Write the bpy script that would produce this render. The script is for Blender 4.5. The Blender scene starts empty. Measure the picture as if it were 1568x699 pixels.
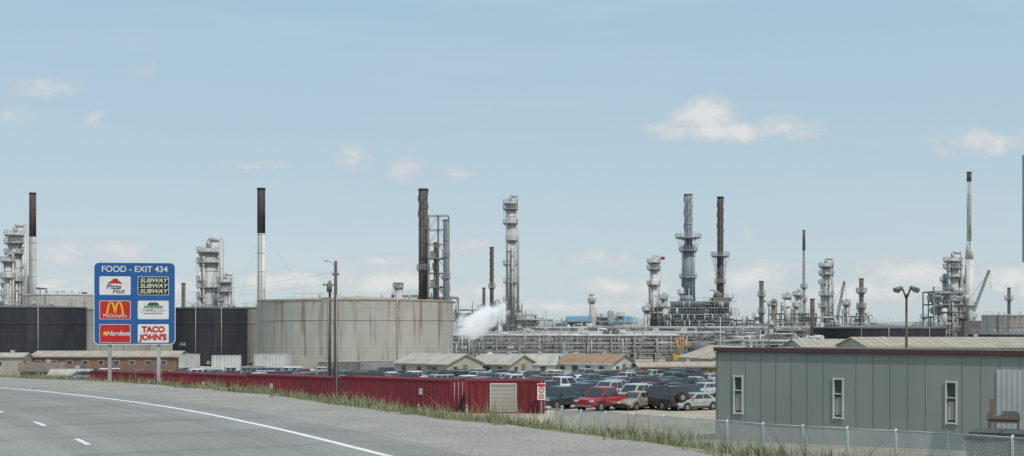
import bpy, math, random
import numpy as np
from mathutils import Vector, Matrix, noise as mnoise
R=random.Random(7)
scene=bpy.context.scene
F=1893.0; CAMZ=2.5
# image pixel columns / rows -> world metres at an assumed distance d
def xpx(b,d): return (b-784)/F*d
def zpx(e,d): return CAMZ+(500-e)/F*d
# ------------------------------------------------------------------ materials
MATS={}
def M(name,c1,c2=None,scale=1.0,rough=.7,metal=0,stretch=(1,1,1),bump=0,lo=.35,hi=.65,detail=5,spec=.3,c3=None,scale3=8,amt3=.3):
    if name in MATS: return MATS[name]
    m=bpy.data.materials.new(name); m.use_nodes=True; MATS[name]=m
    nt=m.node_tree; N=nt.nodes; L=nt.links
    b=N['Principled BSDF']; b.inputs['Roughness'].default_value=rough; b.inputs['Metallic'].default_value=metal
    b.inputs['Specular IOR Level'].default_value=spec
    if c2 is None: c2=tuple(min(1,v*.75) for v in c1)
    tc=N.new('ShaderNodeTexCoord'); mp=N.new('ShaderNodeMapping'); mp.inputs['Scale'].default_value=stretch
    L.new(tc.outputs['Object'],mp.inputs['Vector'])
    no=N.new('ShaderNodeTexNoise'); no.inputs['Scale'].default_value=scale; no.inputs['Detail'].default_value=detail
    L.new(mp.outputs[0],no.inputs['Vector'])
    cr=N.new('ShaderNodeValToRGB'); cr.color_ramp.elements[0].position=lo; cr.color_ramp.elements[1].position=hi
    cr.color_ramp.elements[0].color=(*c1,1); cr.color_ramp.elements[1].color=(*c2,1)
    L.new(no.outputs['Fac'],cr.inputs['Fac']); out=cr.outputs['Color']
    if c3:
        n3=N.new('ShaderNodeTexNoise'); n3.inputs['Scale'].default_value=scale3; n3.inputs['Detail'].default_value=5
        L.new(mp.outputs[0],n3.inputs['Vector'])
        r3=N.new('ShaderNodeMapRange'); r3.inputs['From Min'].default_value=.5; r3.inputs['From Max'].default_value=.7
        r3.inputs['To Max'].default_value=amt3
        L.new(n3.outputs['Fac'],r3.inputs['Value'])
        mx=N.new('ShaderNodeMix'); mx.data_type='RGBA'; L.new(r3.outputs[0],mx.inputs['Factor'])
        L.new(out,mx.inputs['A']); mx.inputs['B'].default_value=(*c3,1); out=mx.outputs['Result']
    L.new(out,b.inputs['Base Color'])
    if bump:
        bp=N.new('ShaderNodeBump'); bp.inputs['Strength'].default_value=bump; bp.inputs['Distance'].default_value=.05
        L.new(no.outputs['Fac'],bp.inputs['Height']); L.new(bp.outputs[0],b.inputs['Normal'])
    return m
def tankmat(name,c1,c2,rust,line,Rad,ph=2.4,pw=6,rustamt=.7,linefac=.35):
    m=bpy.data.materials.new(name); m.use_nodes=True; nt=m.node_tree; N=nt.nodes; L=nt.links
    b=N['Principled BSDF']; b.inputs['Roughness'].default_value=.75; b.inputs['Specular IOR Level'].default_value=.25
    tc=N.new('ShaderNodeTexCoord'); sp=N.new('ShaderNodeSeparateXYZ'); L.new(tc.outputs['Object'],sp.inputs[0])
    at=N.new('ShaderNodeMath'); at.operation='ARCTAN2'; L.new(sp.outputs['Y'],at.inputs[0]); L.new(sp.outputs['X'],at.inputs[1])
    mu=N.new('ShaderNodeMath'); mu.operation='MULTIPLY'; L.new(at.outputs[0],mu.inputs[0]); mu.inputs[1].default_value=Rad
    cb=N.new('ShaderNodeCombineXYZ'); L.new(mu.outputs[0],cb.inputs['X']); L.new(sp.outputs['Z'],cb.inputs['Y'])
    br=N.new('ShaderNodeTexBrick'); L.new(cb.outputs[0],br.inputs['Vector']); br.inputs['Scale'].default_value=1
    br.inputs['Brick Width'].default_value=pw; br.inputs['Row Height'].default_value=ph; br.inputs['Mortar Size'].default_value=.05
    br.inputs['Mortar Smooth'].default_value=.4
    br.inputs['Color1'].default_value=(*c1,1); br.inputs['Color2'].default_value=(*[v*.9 for v in c1],1); br.inputs['Mortar'].default_value=(*[a*(1-linefac)+q*linefac for a,q in zip(c1,line)],1)
    mp=N.new('ShaderNodeMapping'); mp.inputs['Scale'].default_value=(.55,.07,1); L.new(cb.outputs[0],mp.inputs['Vector'])
    n1=N.new('ShaderNodeTexNoise'); n1.inputs['Scale'].default_value=1.2; n1.inputs['Detail'].default_value=9; n1.inputs['Roughness'].default_value=.65; L.new(mp.outputs[0],n1.inputs['Vector'])
    r1=N.new('ShaderNodeMapRange'); r1.inputs['From Min'].default_value=.38; r1.inputs['From Max'].default_value=.68; L.new(n1.outputs['Fac'],r1.inputs['Value'])
    m1=N.new('ShaderNodeMix'); m1.data_type='RGBA'; m1.blend_type='MIX'; L.new(r1.outputs[0],m1.inputs['Factor']); L.new(br.outputs['Color'],m1.inputs['A'])
    m1.inputs['B'].default_value=(*c2,1)
    mp2=N.new('ShaderNodeMapping'); mp2.inputs['Scale'].default_value=(1.1,.09,1); mp2.inputs['Location'].default_value=(31,7,0); L.new(cb.outputs[0],mp2.inputs['Vector'])
    n2=N.new('ShaderNodeTexNoise'); n2.inputs['Scale'].default_value=.8; n2.inputs['Detail'].default_value=8; L.new(mp2.outputs[0],n2.inputs['Vector'])
    r2=N.new('ShaderNodeMapRange'); r2.inputs['From Min'].default_value=.54; r2.inputs['From Max'].default_value=.68; r2.inputs['To Max'].default_value=rustamt; L.new(n2.outputs['Fac'],r2.inputs['Value'])
    m2=N.new('ShaderNodeMix'); m2.data_type='RGBA'; L.new(r2.outputs[0],m2.inputs['Factor']); L.new(m1.outputs['Result'],m2.inputs['A']); m2.inputs['B'].default_value=(*rust,1)
    L.new(m2.outputs['Result'],b.inputs['Base Color']); return m

steel=M('galvanised_steel',(.46,.47,.47),(.33,.33,.33),1.2,.55,.0,spec=.5,c3=(.24,.18,.14),scale3=2,amt3=.4)
clad=M('aluminium_cladding',(.54,.54,.53),(.38,.37,.36),.8,.6,.05,stretch=(1,1,.25),spec=.4,c3=(.25,.20,.16),scale3=1.5,amt3=.5)
white=M('weathered_white_paint',(.68,.68,.66),(.5,.49,.46),.6,.6,stretch=(1,1,.3),c3=(.32,.2,.12),scale3=1.1,amt3=.5)
dark=M('dark_steel',(.13,.13,.13),(.18,.175,.17),.8,.75)  # base colour lifted to stand in for distance haze on the refinery
rust=M('rusty_steel',(.20,.15,.12),(.13,.11,.095),.9,.85)
black=M('black_coating',(.028,.028,.032),(.06,.056,.056),.4,.7,stretch=(1,1,.3))
darkbrown=M('dark_brown_stack',(.08,.068,.064),(.12,.10,.09),.5,.9,stretch=(1,1,.3))  # dark tone lightened too, haze put into the colour
redbrown=M('red_brown_stack',(.11,.06,.062),(.085,.055,.058),.5,.85,stretch=(1,1,.3))
bluegrey=M('blue_grey_stack',(.24,.275,.29),(.17,.195,.21),.5,.6,stretch=(1,1,.3))
midgrey=M('mid_grey_paint',(.31,.315,.31),(.23,.23,.225),.7,.6)
concrete=M('concrete',(.4,.38,.34),(.3,.28,.25),2,.9)
wood=M('weathered_wood',(.15,.12,.095),(.09,.07,.06),6,.9,stretch=(1,1,.1))
pipeyellow=M('yellow_machine_paint',(.6,.33,.05),(.4,.2,.04),1,.5)
glassd=M('window_glass',(.05,.06,.065),(.07,.08,.085),1,.12,spec=.7)
tanroof=M('tan_roof',(.42,.37,.30),(.33,.29,.24),.5,.8)
tanwall=M('tan_wall',(.42,.39,.32),(.33,.31,.26),.5,.8)
paleroof=M('pale_roof',(.44,.41,.36),(.33,.31,.28),.5,.75)
brownwall=M('brown_wall',(.24,.15,.11),(.18,.115,.09),.6,.85)
blueroof=M('blue_roof',(.12,.27,.40),(.09,.21,.31),.5,.55)
tealroof=M('teal_roof',(.24,.34,.35),(.18,.27,.29),.5,.6)
orangeroof=M('orange_roof',(.33,.22,.14),(.25,.17,.115),.5,.8)
trailerw=M('trailer_white',(.6,.6,.58),(.45,.45,.43),.6,.6)

# ------------------------------------------------------------------ mesh builder
class MB:
    def __init__(s): s.V=[];s.F=[];s.MI=[];s.S=[];s.mats=[]
    def mi(s,m):
        if m not in s.mats: s.mats.append(m)
        return s.mats.index(m)
    def face(s,pts,mat,sm=False):
        o=len(s.V); s.V+= [tuple(p) for p in pts]; s.F.append(tuple(range(o,o+len(pts)))); s.MI.append(s.mi(mat)); s.S.append(sm)
    def box(s,c,d,mat,rz=0,top=None):
        hx,hy,hz=d[0]/2,d[1]/2,d[2]/2; ca,sa=math.cos(rz),math.sin(rz); o=len(s.V)
        tx=ty=1
        if top: tx,ty=top
        for z,fx,fy in((-hz,1,1),(hz,tx,ty)):
            for x,y in((-hx,-hy),(hx,-hy),(hx,hy),(-hx,hy)):
                x*=fx;y*=fy
                s.V.append((c[0]+x*ca-y*sa,c[1]+x*sa+y*ca,c[2]+z))
        k=s.mi(mat)
        for f in((3,2,1,0),(4,5,6,7),(0,1,5,4),(1,2,6,5),(2,3,7,6),(3,0,4,7)):
            s.F.append(tuple(o+i for i in f)); s.MI.append(k); s.S.append(False)
    def cyl(s,p0,p1,r0,r1,mat,n=12,caps=True,sm=True):
        p0=Vector(p0);p1=Vector(p1);a=(p1-p0)
        if a.length<1e-6:return
        a.normalize(); u=a.orthogonal().normalized(); v=a.cross(u); o=len(s.V); k=s.mi(mat)
        for p,r in((p0,r0),(p1,r1)):
            for i in range(n):
                t=2*math.pi*i/n; q=p+(u*math.cos(t)+v*math.sin(t))*r; s.V.append(tuple(q))
        for i in range(n):
            j=(i+1)%n; s.F.append((o+i,o+j,o+n+j,o+n+i)); s.MI.append(k); s.S.append(sm)
        if caps:
            s.F.append(tuple(o+i for i in reversed(range(n)))); s.MI.append(k); s.S.append(False)
            s.F.append(tuple(o+n+i for i in range(n))); s.MI.append(k); s.S.append(False)
    def tube(s,pts,r,mat,n=6):
        for a,b in zip(pts,pts[1:]): s.cyl(a,b,r,r,mat,n)
    def beam(s,p0,p1,w,mat): s.cyl(p0,p1,w*.7,w*.7,mat,4,sm=False)
    def dome(s,c,r,h,mat,n=16,k=4,down=False):
        prev=None; o=len(s.V); kk=s.mi(mat); sg=-1 if down else 1
        for j in range(k):
            t=j/k*math.pi/2; rr=r*math.cos(t); z=c[2]+sg*h*math.sin(t)
            for i in range(n):
                a=2*math.pi*i/n; s.V.append((c[0]+rr*math.cos(a),c[1]+rr*math.sin(a),z))
        s.V.append((c[0],c[1],c[2]+sg*h)); top=len(s.V)-1
        for j in range(k-1):
            for i in range(n):
                i2=(i+1)%n; s.F.append((o+j*n+i,o+j*n+i2,o+(j+1)*n+i2,o+(j+1)*n+i)); s.MI.append(kk); s.S.append(True)
        for i in range(n):
            s.F.append((o+(k-1)*n+i,o+(k-1)*n+(i+1)%n,top)); s.MI.append(kk); s.S.append(True)
    def platform(s,cx,cy,z,ri,ro,mat,a0=0,a1=360,rail=1.1,w=.07):
        n=max(6,int((a1-a0)/22.5)); A=[math.radians(a0+(a1-a0)*i/n) for i in range(n+1)]
        for a,b in zip(A,A[1:]):
            P=lambda r,t,zz:(cx+r*math.cos(t),cy+r*math.sin(t),zz)
            s.face([P(ri,a,z),P(ro,a,z),P(ro,b,z),P(ri,b,z)],mat)
            s.face([P(ro,a,z-.2),P(ro,b,z-.2),P(ro,b,z+.05),P(ro,a,z+.05)],mat)
            if rail:
                for h in(rail,rail*.5): s.beam(P(ro,a,z+h),P(ro,b,z+h),w,mat)
                s.beam(P(ro,a,z),P(ro,a,z+rail),w,mat)
                s.beam(P(ri,a,z-.9),P(ro,a,z-.1),w,mat)
    def build(s,name,loc=(0,0,0),rz=0,link=True):
        me=bpy.data.meshes.new(name); me.from_pydata(s.V,[],s.F)
        for m in s.mats: me.materials.append(m)
        me.polygons.foreach_set('material_index',s.MI); me.polygons.foreach_set('use_smooth',s.S); me.update()
        if not link: return me
        o=bpy.data.objects.new(name,me); o.location=loc; o.rotation_euler=(0,0,rz); scene.collection.objects.link(o); return o

# ------------------------------------------------------------------ terrain
def catmull(P,n=8):
    P=[np.array(p,float) for p in P]; out=[]
    Q=[2*P[0]-P[1]]+P+[2*P[-1]-P[-2]]
    for i in range(1,len(Q)-2):
        p0,p1,p2,p3=Q[i-1:i+3]
        for k in range(n):
            t=k/n; out.append(.5*((2*p1)+(-p0+p2)*t+(2*p0-5*p1+4*p2-p3)*t*t+(-p0+3*p1-3*p2+p3)*t**3))
    out.append(P[-1]); return np.array(out)
G=catmull([(60,-95),(40,-50),(22,-12),(14,5),(8.6,16),(3.9,24.3),(1,29.2),(-3.5,35.9),(-7.9,43),(-14.8,52.2),(-25,60.7),(-38,69),(-62,82),(-105,101),(-200,140)])
E=catmull([(54,-100),(33,-52),(16,-13),(9.9,0),(3.6,12),(-2.4,23.8),(-6.4,31.3),(-10.9,38.6),(-16.4,45.6),(-21,50.3),(-31.5,59),(-54,73),(-97,92),(-195,131)])
def sdist(x,y):
    x=np.asarray(x,float);y=np.asarray(y,float); best=np.full(x.shape,1e9); sg=np.zeros(x.shape)
    for a,b in zip(G[:-1],G[1:]):
        d=b-a; L2=d@d; t=np.clip(((x-a[0])*d[0]+(y-a[1])*d[1])/L2,0,1)
        px=x-(a[0]+t*d[0]); py=y-(a[1]+t*d[1]); D=np.hypot(px,py)
        s=np.sign(px*d[1]-py*d[0]); m=D<best; best=np.where(m,D,best); sg=np.where(m,s,sg)
    return best*sg
def tz(x,y):
    x=np.asarray(x,float);y=np.asarray(y,float)
    s=sdist(x,y)
    ramp=np.where(s<0,-.03,-.03-.165*s*np.clip(s/2.5,0,1))
    pl=np.where(y<95,-4.2+(95-y)*.03,np.where(y<230,-4.2-(y-95)*.0155,-6.3))
    pl=np.minimum(pl,-1.7)
    z=np.maximum(ramp,pl)
    k=.25; dd=np.abs(ramp-pl); z=z+np.where(dd<k,(k-dd)**2/(4*k),0)*1
    z=np.where(s<0,-.03,z)
    return z
def gz(x,y): return float(tz(np.array([x]),np.array([y]))[0])
def axis(lo,hi,a,b,st,mul=1.25):
    c=list(np.arange(a,b+.01,st)); v=a; d=st
    while v>lo: d*=mul; v-=d; c.insert(0,max(v,lo))
    v=b; d=st
    while v<hi: d*=mul; v+=d; c.append(min(v,hi))
    return np.array(c)
xs=axis(-9000,9000,-75,45,1.0); ys=axis(-1500,12000,-5,100,1.0)
XX,YY=np.meshgrid(xs,ys); ZZ=tz(XX,YY)
nx,ny=len(xs),len(ys)
SS=sdist(XX,YY)
me=bpy.data.meshes.new('ground')
V=np.stack([XX.ravel(),YY.ravel(),ZZ.ravel()],1)
idx=np.arange(nx*ny).reshape(ny,nx)
Fc=np.stack([idx[:-1,:-1].ravel(),idx[:-1,1:].ravel(),idx[1:,1:].ravel(),idx[1:,:-1].ravel()],1)
me.from_pydata(V.tolist(),[],Fc.tolist())
at=me.attributes.new('grassy','FLOAT','POINT')
g1=1-np.clip((SS-20)/9,0,1); g1=np.where(YY>400,.75,g1); g1=np.where((XX>8)&(YY<80),np.maximum(g1,.5),g1)
at.data.foreach_set('value',g1.ravel().astype(np.float32))
me.polygons.foreach_set('use_smooth',[True]*len(me.polygons))
ground=bpy.data.objects.new('ground',me); scene.collection.objects.link(ground)
gm=bpy.data.materials.new('ground_dirt_and_grass'); gm.use_nodes=True; nt=gm.node_tree;N=nt.nodes;L=nt.links
b=N['Principled BSDF']; b.inputs['Roughness'].default_value=.95; b.inputs['Specular IOR Level'].default_value=.1
tc=N.new('ShaderNodeTexCoord')
def nz(sc,dt=6,rg=.6):
    n=N.new('ShaderNodeTexNoise'); n.inputs['Scale'].default_value=sc; n.inputs['Detail'].default_value=dt; n.inputs['Roughness'].default_value=rg; L.new(tc.outputs['Object'],n.inputs['Vector']); return n
def ramp(n,p0,c0,p1,c1):
    r=N.new('ShaderNodeValToRGB'); r.color_ramp.elements[0].position=p0;r.color_ramp.elements[1].position=p1
    r.color_ramp.elements[0].color=(*c0,1); r.color_ramp.elements[1].color=(*c1,1); L.new(n.outputs[0],r.inputs[0]); return r
dirt=ramp(nz(.25,9,.7),.35,(.44,.385,.29),.65,(.33,.29,.225))
gr=ramp(nz(1.5,9,.75),.35,(.15,.155,.09),.62,(.30,.27,.20))
av=N.new('ShaderNodeAttribute'); av.attribute_name='grassy'
n3=nz(.6,8,.7); ad=N.new('ShaderNodeMath'); ad.operation='ADD'; L.new(av.outputs['Fac'],ad.inputs[0]); L.new(n3.outputs[0],ad.inputs[1])
mr=N.new('ShaderNodeMapRange'); mr.inputs['From Min'].default_value=.85; mr.inputs['From Max'].default_value=1.1; L.new(ad.outputs[0],mr.inputs['Value'])
mx=N.new('ShaderNodeMix'); mx.data_type='RGBA'; L.new(mr.outputs[0],mx.inputs['Factor']); L.new(dirt.outputs[0],mx.inputs['A']); L.new(gr.outputs[0],mx.inputs['B'])
L.new(mx.outputs['Result'],b.inputs['Base Color'])
bp=N.new('ShaderNodeBump'); bp.inputs['Strength'].default_value=.5; bp.inputs['Distance'].default_value=.1; n4=nz(5,8,.7); L.new(n4.outputs[0],bp.inputs['Height']); L.new(bp.outputs[0],b.inputs['Normal'])
me.materials.append(gm)

def offset(P,o):
    T=np.gradient(P,axis=0); T/=np.linalg.norm(T,axis=1)[:,None]
    return P+np.stack([T[:,1],-T[:,0]],1)*o
def resample(P,n):
    d=np.r_[0,np.cumsum(np.linalg.norm(np.diff(P,axis=0),axis=1))]; t=np.linspace(0,d[-1],n)
    return np.stack([np.interp(t,d,P[:,0]),np.interp(t,d,P[:,1])],1),t
def strip(name,A,B,z,mat,jag=0):
    V=[];F_=[]; n=len(A)
    for i in range(n):
        j=(R.random()-.5)*jag
        V+=[(A[i][0],A[i][1],z),(B[i][0]+j,B[i][1]+j,z)]
    for i in range(n-1): F_.append((2*i,2*i+1,2*i+3,2*i+2))
    m=bpy.data.meshes.new(name); m.from_pydata(V,[],F_); m.materials.append(mat)
    uv=m.uv_layers.new(name='UVMap'); 
    for p in m.polygons:
        for li in p.loop_indices:
            vi=m.loops[li].vertex_index; uv.data[li].uv=(vi%2,(vi//2)*.5)
    o=bpy.data.objects.new(name,m); scene.collection.objects.link(o); return o
def roadmat(name,ca,cb,sc,fleck,patch,wear=False):
    m=bpy.data.materials.new(name); m.use_nodes=True; nt=m.node_tree;N=nt.nodes;L=nt.links
    b=N['Principled BSDF']; b.inputs['Roughness'].default_value=.92; b.inputs['Specular IOR Level'].default_value=.15
    tc=N.new('ShaderNodeTexCoord')
    a=N.new('ShaderNodeTexNoise'); a.inputs['Scale'].default_value=sc; a.inputs['Detail'].default_value=5; a.inputs['Roughness'].default_value=.85; L.new(tc.outputs['Object'],a.inputs[0])
    c=N.new('ShaderNodeValToRGB'); c.color_ramp.elements[0].position=.38;c.color_ramp.elements[1].position=.62
    c.color_ramp.elements[0].color=(*ca,1);c.color_ramp.elements[1].color=(*cb,1); L.new(a.outputs[0],c.inputs[0])
    p=N.new('ShaderNodeTexNoise'); p.inputs['Scale'].default_value=patch; p.inputs['Detail'].default_value=7; L.new(tc.outputs['Object'],p.inputs[0])
    r=N.new('ShaderNodeMapRange'); r.inputs['From Min'].default_value=.3; r.inputs['From Max'].default_value=.7; r.inputs['To Min'].default_value=.86; r.inputs['To Max'].default_value=1.1; L.new(p.outputs[0],r.inputs[0])
    fac=r.outputs[0]
    if wear:
        mp=N.new('ShaderNodeMapping'); mp.inputs['Scale'].default_value=(14,.03,1); L.new(tc.outputs['UV'],mp.inputs[0])
        wv=N.new('ShaderNodeTexNoise'); wv.inputs['Scale'].default_value=1; wv.inputs['Detail'].default_value=3; L.new(mp.outputs[0],wv.inputs[0])
        wr=N.new('ShaderNodeMapRange'); wr.inputs['From Min'].default_value=.3; wr.inputs['From Max'].default_value=.7; wr.inputs['To Min'].default_value=.86; wr.inputs['To Max'].default_value=1.12; L.new(wv.outputs[0],wr.inputs[0])
        mm=N.new('ShaderNodeMath'); mm.operation='MULTIPLY'; L.new(fac,mm.inputs[0]); L.new(wr.outputs[0],mm.inputs[1]); fac=mm.outputs[0]
    x=N.new('ShaderNodeVectorMath'); x.operation='SCALE'; L.new(c.outputs[0],x.inputs[0]); L.new(fac,x.inputs['Scale']); L.new(x.outputs[0],b.inputs['Base Color'])
    v=N.new('ShaderNodeBump'); v.inputs['Strength'].default_value=fleck; v.inputs['Distance'].default_value=.02; L.new(a.outputs[0],v.inputs['Height']); L.new(v.outputs[0],b.inputs['Normal'])
    return m
asphalt=roadmat('old_asphalt',(.21,.202,.188),(.31,.30,.28),11,.35,.25,True)
gravel=roadmat('gravel',(.215,.20,.18),(.385,.365,.33),9,.5,.5)
Gs,_=resample(G,160); Ed,_=resample(offset(E,-16),160)
strip('gravel_shoulder',Ed,Gs,0,gravel,.7)
strip('highway_road',offset(E,-13),offset(E,1.5),.004,asphalt,.12)
wp=M('road_paint_white',(.72,.72,.70),(.48,.48,.46),3,.8,lo=.5,hi=.8)
strip('road_edge_line',offset(E,-.08),offset(E,.09),.008,wp)
LL,t=resample(offset(E,-4.75),1200)
k0=int(np.argmin(np.hypot(LL[:,0]+10.0,LL[:,1]-26.4))); stp=t[1]-t[0]; per=5.7
mb=MB()
for q in range(-20,20):
    c=t[k0]+q*per; i0=int((c-.75)/stp); i1=int((c+.75)/stp)
    if i0<1 or i1>=len(LL)-1: continue
    P=LL[i0:i1+1]; A=offset(P,-.06);B=offset(P,.06)
    for i in range(len(P)-1): mb.face([(*A[i],.008),(*B[i],.008),(*B[i+1],.008),(*A[i+1],.008)],wp)
mb.build('lane_dash_markings')
# tar-sealed cracks across and along the old pavement
mb=MB(); tar=M('tar_seal',(.10,.098,.094),(.14,.137,.13),3,.8)
LC,tcum=resample(E,1200)
for q in range(9):
    i=int((k0/1200+ (q-3)*.011)*1200); i=max(2,min(1190,i)); c0=offset(LC,-12.5)[i]; c1=offset(LC,1.3)[i]; pr=None
    for s in range(29):
        f=s/28; p_=c0*(1-f)+c1*f+np.array([R.uniform(-.1,.1),R.uniform(-.12,.12)])
        if pr is not None:
            d_=p_-pr; nn_=np.array([-d_[1],d_[0]])/np.linalg.norm(d_)*.022
            mb.face([(*(pr-nn_),.006),(*(p_-nn_),.006),(*(p_+nn_),.006),(*(pr+nn_),.006)],tar)
        pr=p_
mb.build('pavement_crack_seal')

# ------------------------------------------------------------------ grass
def grass(name,n,smax,hmin,hmax,cols,seed,wid=.03,pw=1.6,xmin=-75,thr=-.1,s0=.1):
    rg=np.random.default_rng(seed)
    Gf,t=resample(G,4000); m=(Gf[:,1]>14)&(Gf[:,0]>xmin); Gf=Gf[m]
    T=np.gradient(Gf,axis=0); T/=np.linalg.norm(T,axis=1)[:,None]; Nn=np.stack([T[:,1],-T[:,0]],1)
    nc=n//9; i=rg.integers(0,len(Gf),nc); s=rg.random(nc)**pw*smax-s0
    C=Gf[i]+Nn[i]*s[:,None]
    cl=np.array([mnoise.noise(Vector((x*.45,y*.45,seed)))+.5*mnoise.noise(Vector((x*1.7,y*1.7,seed))) for x,y in C])
    keep=cl>thr+.25*np.exp(-s/.8); C=C[keep]; cl=cl[keep]; s=s[keep]
    C=np.repeat(C,9,0); cl=np.repeat(cl,9); s=np.repeat(s,9); k=len(C)
    P=C+rg.normal(0,.11,(k,2)); z=tz(P[:,0],P[:,1])
    h=(hmin+(hmax-hmin)*rg.random(k)**1.5)*(.7+cl*1.2).clip(.35,1.7)*np.clip(.45+s*.35,.4,1)
    a=rg.random(k)*6.28; w=wid*(.6+rg.random(k)*.8); dx=np.cos(a)*w;dy=np.sin(a)*w
    le=rg.normal(0,.26,(k,2))*h[:,None]
    b0=np.stack([P[:,0]-dx,P[:,1]-dy,z-.03],1); b1=np.stack([P[:,0]+dx,P[:,1]+dy,z-.03],1)
    m0=np.stack([P[:,0]-dx*.7+le[:,0]*.35,P[:,1]-dy*.7+le[:,1]*.35,z+h*.55],1); m1=np.stack([P[:,0]+dx*.7+le[:,0]*.35,P[:,1]+dy*.7+le[:,1]*.35,z+h*.55],1)
    tp=np.stack([P[:,0]+le[:,0],P[:,1]+le[:,1],z+h],1)
    V=np.stack([b0,b1,m1,m0,tp],1).reshape(-1,3)
    o=np.arange(k)*5
    fs=[(int(q),int(q)+1,int(q)+2,int(q)+3) for q in o]+[(int(q)+3,int(q)+2,int(q)+4) for q in o]
    me=bpy.data.meshes.new(name); me.from_pydata(V.tolist(),[],fs)
    at=me.attributes.new('rnd','FLOAT','POINT'); rr=np.clip(rg.random(k)*.75+.5*(cl+.25)*.8,0,1); at.data.foreach_set('value',np.repeat(rr,5).astype(np.float32))
    m=bpy.data.materials.new(name+'_mat'); m.use_nodes=True;N=m.node_tree.nodes;L=m.node_tree.links
    bb=N['Principled BSDF']; bb.inputs['Roughness'].default_value=.7; bb.inputs['Specular IOR Level'].default_value=.2
    av=N.new('ShaderNodeAttribute'); av.attribute_name='rnd'; r=N.new('ShaderNodeValToRGB')
    r.color_ramp.elements[0].color=(*cols[0],1); r.color_ramp.elements[1].color=(*cols[2],1); e=r.color_ramp.elements.new(.5); e.color=(*cols[1],1)
    L.new(av.outputs['Fac'],r.inputs[0]); L.new(r.outputs[0],bb.inputs['Base Color']); me.materials.append(m)
    ob=bpy.data.objects.new(name,me); scene.collection.objects.link(ob)
grass('roadside_grass',120000,13,.10,.42,[(.36,.31,.22),(.24,.25,.14),(.15,.185,.085)],3,.018,pw=1.15,thr=-.14)
grass('roadside_weeds',16000,9,.35,.75,[(.42,.36,.26),(.27,.27,.16),(.17,.20,.095)],5,.012,pw=1.1,thr=.02)

# ------------------------------------------------------------------ sky / light / camera
EL=58;AZ=150
sv=Vector((math.sin(math.radians(AZ))*math.cos(math.radians(EL)),math.cos(math.radians(AZ))*math.cos(math.radians(EL)),math.sin(math.radians(EL))))
sl=bpy.data.lights.new('sun','SUN'); sl.energy=3.0; sl.angle=math.radians(.6); sl.color=(1,.94,.86)
so=bpy.data.objects.new('sun',sl); so.rotation_euler=sv.to_track_quat('Z','Y').to_euler(); so.location=(0,0,100); scene.collection.objects.link(so)
w=bpy.data.worlds.new('World'); scene.world=w; w.use_nodes=True; nt=w.node_tree; N=nt.nodes; L=nt.links
bg=N['Background']; bg.inputs['Strength'].default_value=.1
sk=N.new('ShaderNodeTexSky'); sk.sky_type='NISHITA'; sk.sun_disc=False; sk.sun_elevation=math.radians(EL); sk.sun_rotation=math.radians(AZ)
sk.air_density=1.0; sk.dust_density=1.5; sk.ozone_density=1.5; sk.altitude=1000
tc=N.new('ShaderNodeTexCoord'); sp=N.new('ShaderNodeSeparateXYZ'); L.new(tc.outputs['Generated'],sp.inputs[0])
def mth(op,a,b=None,c=None,clamp=False):
    n=N.new('ShaderNodeMath'); n.operation=op; n.use_clamp=clamp
    for i,v in enumerate((a,b,c)):
        if v is None: continue
        if isinstance(v,(int,float)): n.inputs[i].default_value=v
        else: L.new(v,n.inputs[i])
    return n.outputs[0]
ypos=mth('MAXIMUM',sp.outputs['Y'],.02)
u=mth('DIVIDE',sp.outputs['X'],ypos); v=mth('DIVIDE',sp.outputs['Z'],ypos)
cb=N.new('ShaderNodeCombineXYZ'); L.new(u,cb.inputs[0]); L.new(v,cb.inputs[1])
def wn(scale,st,det=8,rg=.6,loc=(0,0,0),dist=0):
    mp=N.new('ShaderNodeMapping'); mp.inputs['Scale'].default_value=st; mp.inputs['Location'].default_value=loc; L.new(cb.outputs[0],mp.inputs[0])
    n=N.new('ShaderNodeTexNoise'); n.inputs['Scale'].default_value=scale; n.inputs['Detail'].default_value=det; n.inputs['Roughness'].default_value=rg; n.inputs['Distortion'].default_value=dist; L.new(mp.outputs[0],n.inputs[0]); return n.outputs['Fac']
cn=wn(30,(1,1.5,1),8,.66,dist=.4)
clouds=[(1080,178,72,48,1.15),(1100,202,160,26,1),(1200,196,90,28,.8),(75,135,85,24,.6),(220,108,40,30,.5),(12,176,66,24,.6),(142,182,38,30,.5),(540,250,46,46,.68),(620,263,60,32,.66),(380,256,90,18,.66),(695,268,56,18,.55),(1485,217,95,36,.75),(1560,215,50,24,.6),(1140,350,34,44,.5),
 (90,393,100,36,.9),(182,384,80,28,.85),(580,400,90,18,.75),(590,432,140,32,1),(720,376,80,20,.6),(920,396,80,24,.75),(430,430,140,30,.9),(1150,425,160,36,.85),(1400,415,140,42,.9),(960,440,140,32,.85),(1300,450,200,30,.85),(740,445,120,32,.85),(1550,425,95,46,.85),(250,440,120,34,.9),(860,470,500,22,.75),(60,440,150,30,.8)]
tot=None
for (px,py,a,bb,wt) in clouds:
    s1=N.new('ShaderNodeVectorMath'); s1.operation='SUBTRACT'; L.new(cb.outputs[0],s1.inputs[0]); s1.inputs[1].default_value=((px-784)/F,(500-py)/F,0)
    s2=N.new('ShaderNodeVectorMath'); s2.operation='MULTIPLY'; L.new(s1.outputs[0],s2.inputs[0]); s2.inputs[1].default_value=(F/a,F/bb,0)
    s3=N.new('ShaderNodeVectorMath'); s3.operation='LENGTH'; L.new(s2.outputs[0],s3.inputs[0])
    e=mth('MULTIPLY',mth('SUBTRACT',1.0,s3.outputs['Value'],clamp=True),wt)
    tot=e if tot is None else mth('MAXIMUM',tot,e)
nn=mth('SUBTRACT',cn,.47)
den=mth('ADD',tot,mth('MULTIPLY',nn,1.9)); present=mth('MULTIPLY',tot,4.5,clamp=True)
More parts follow.
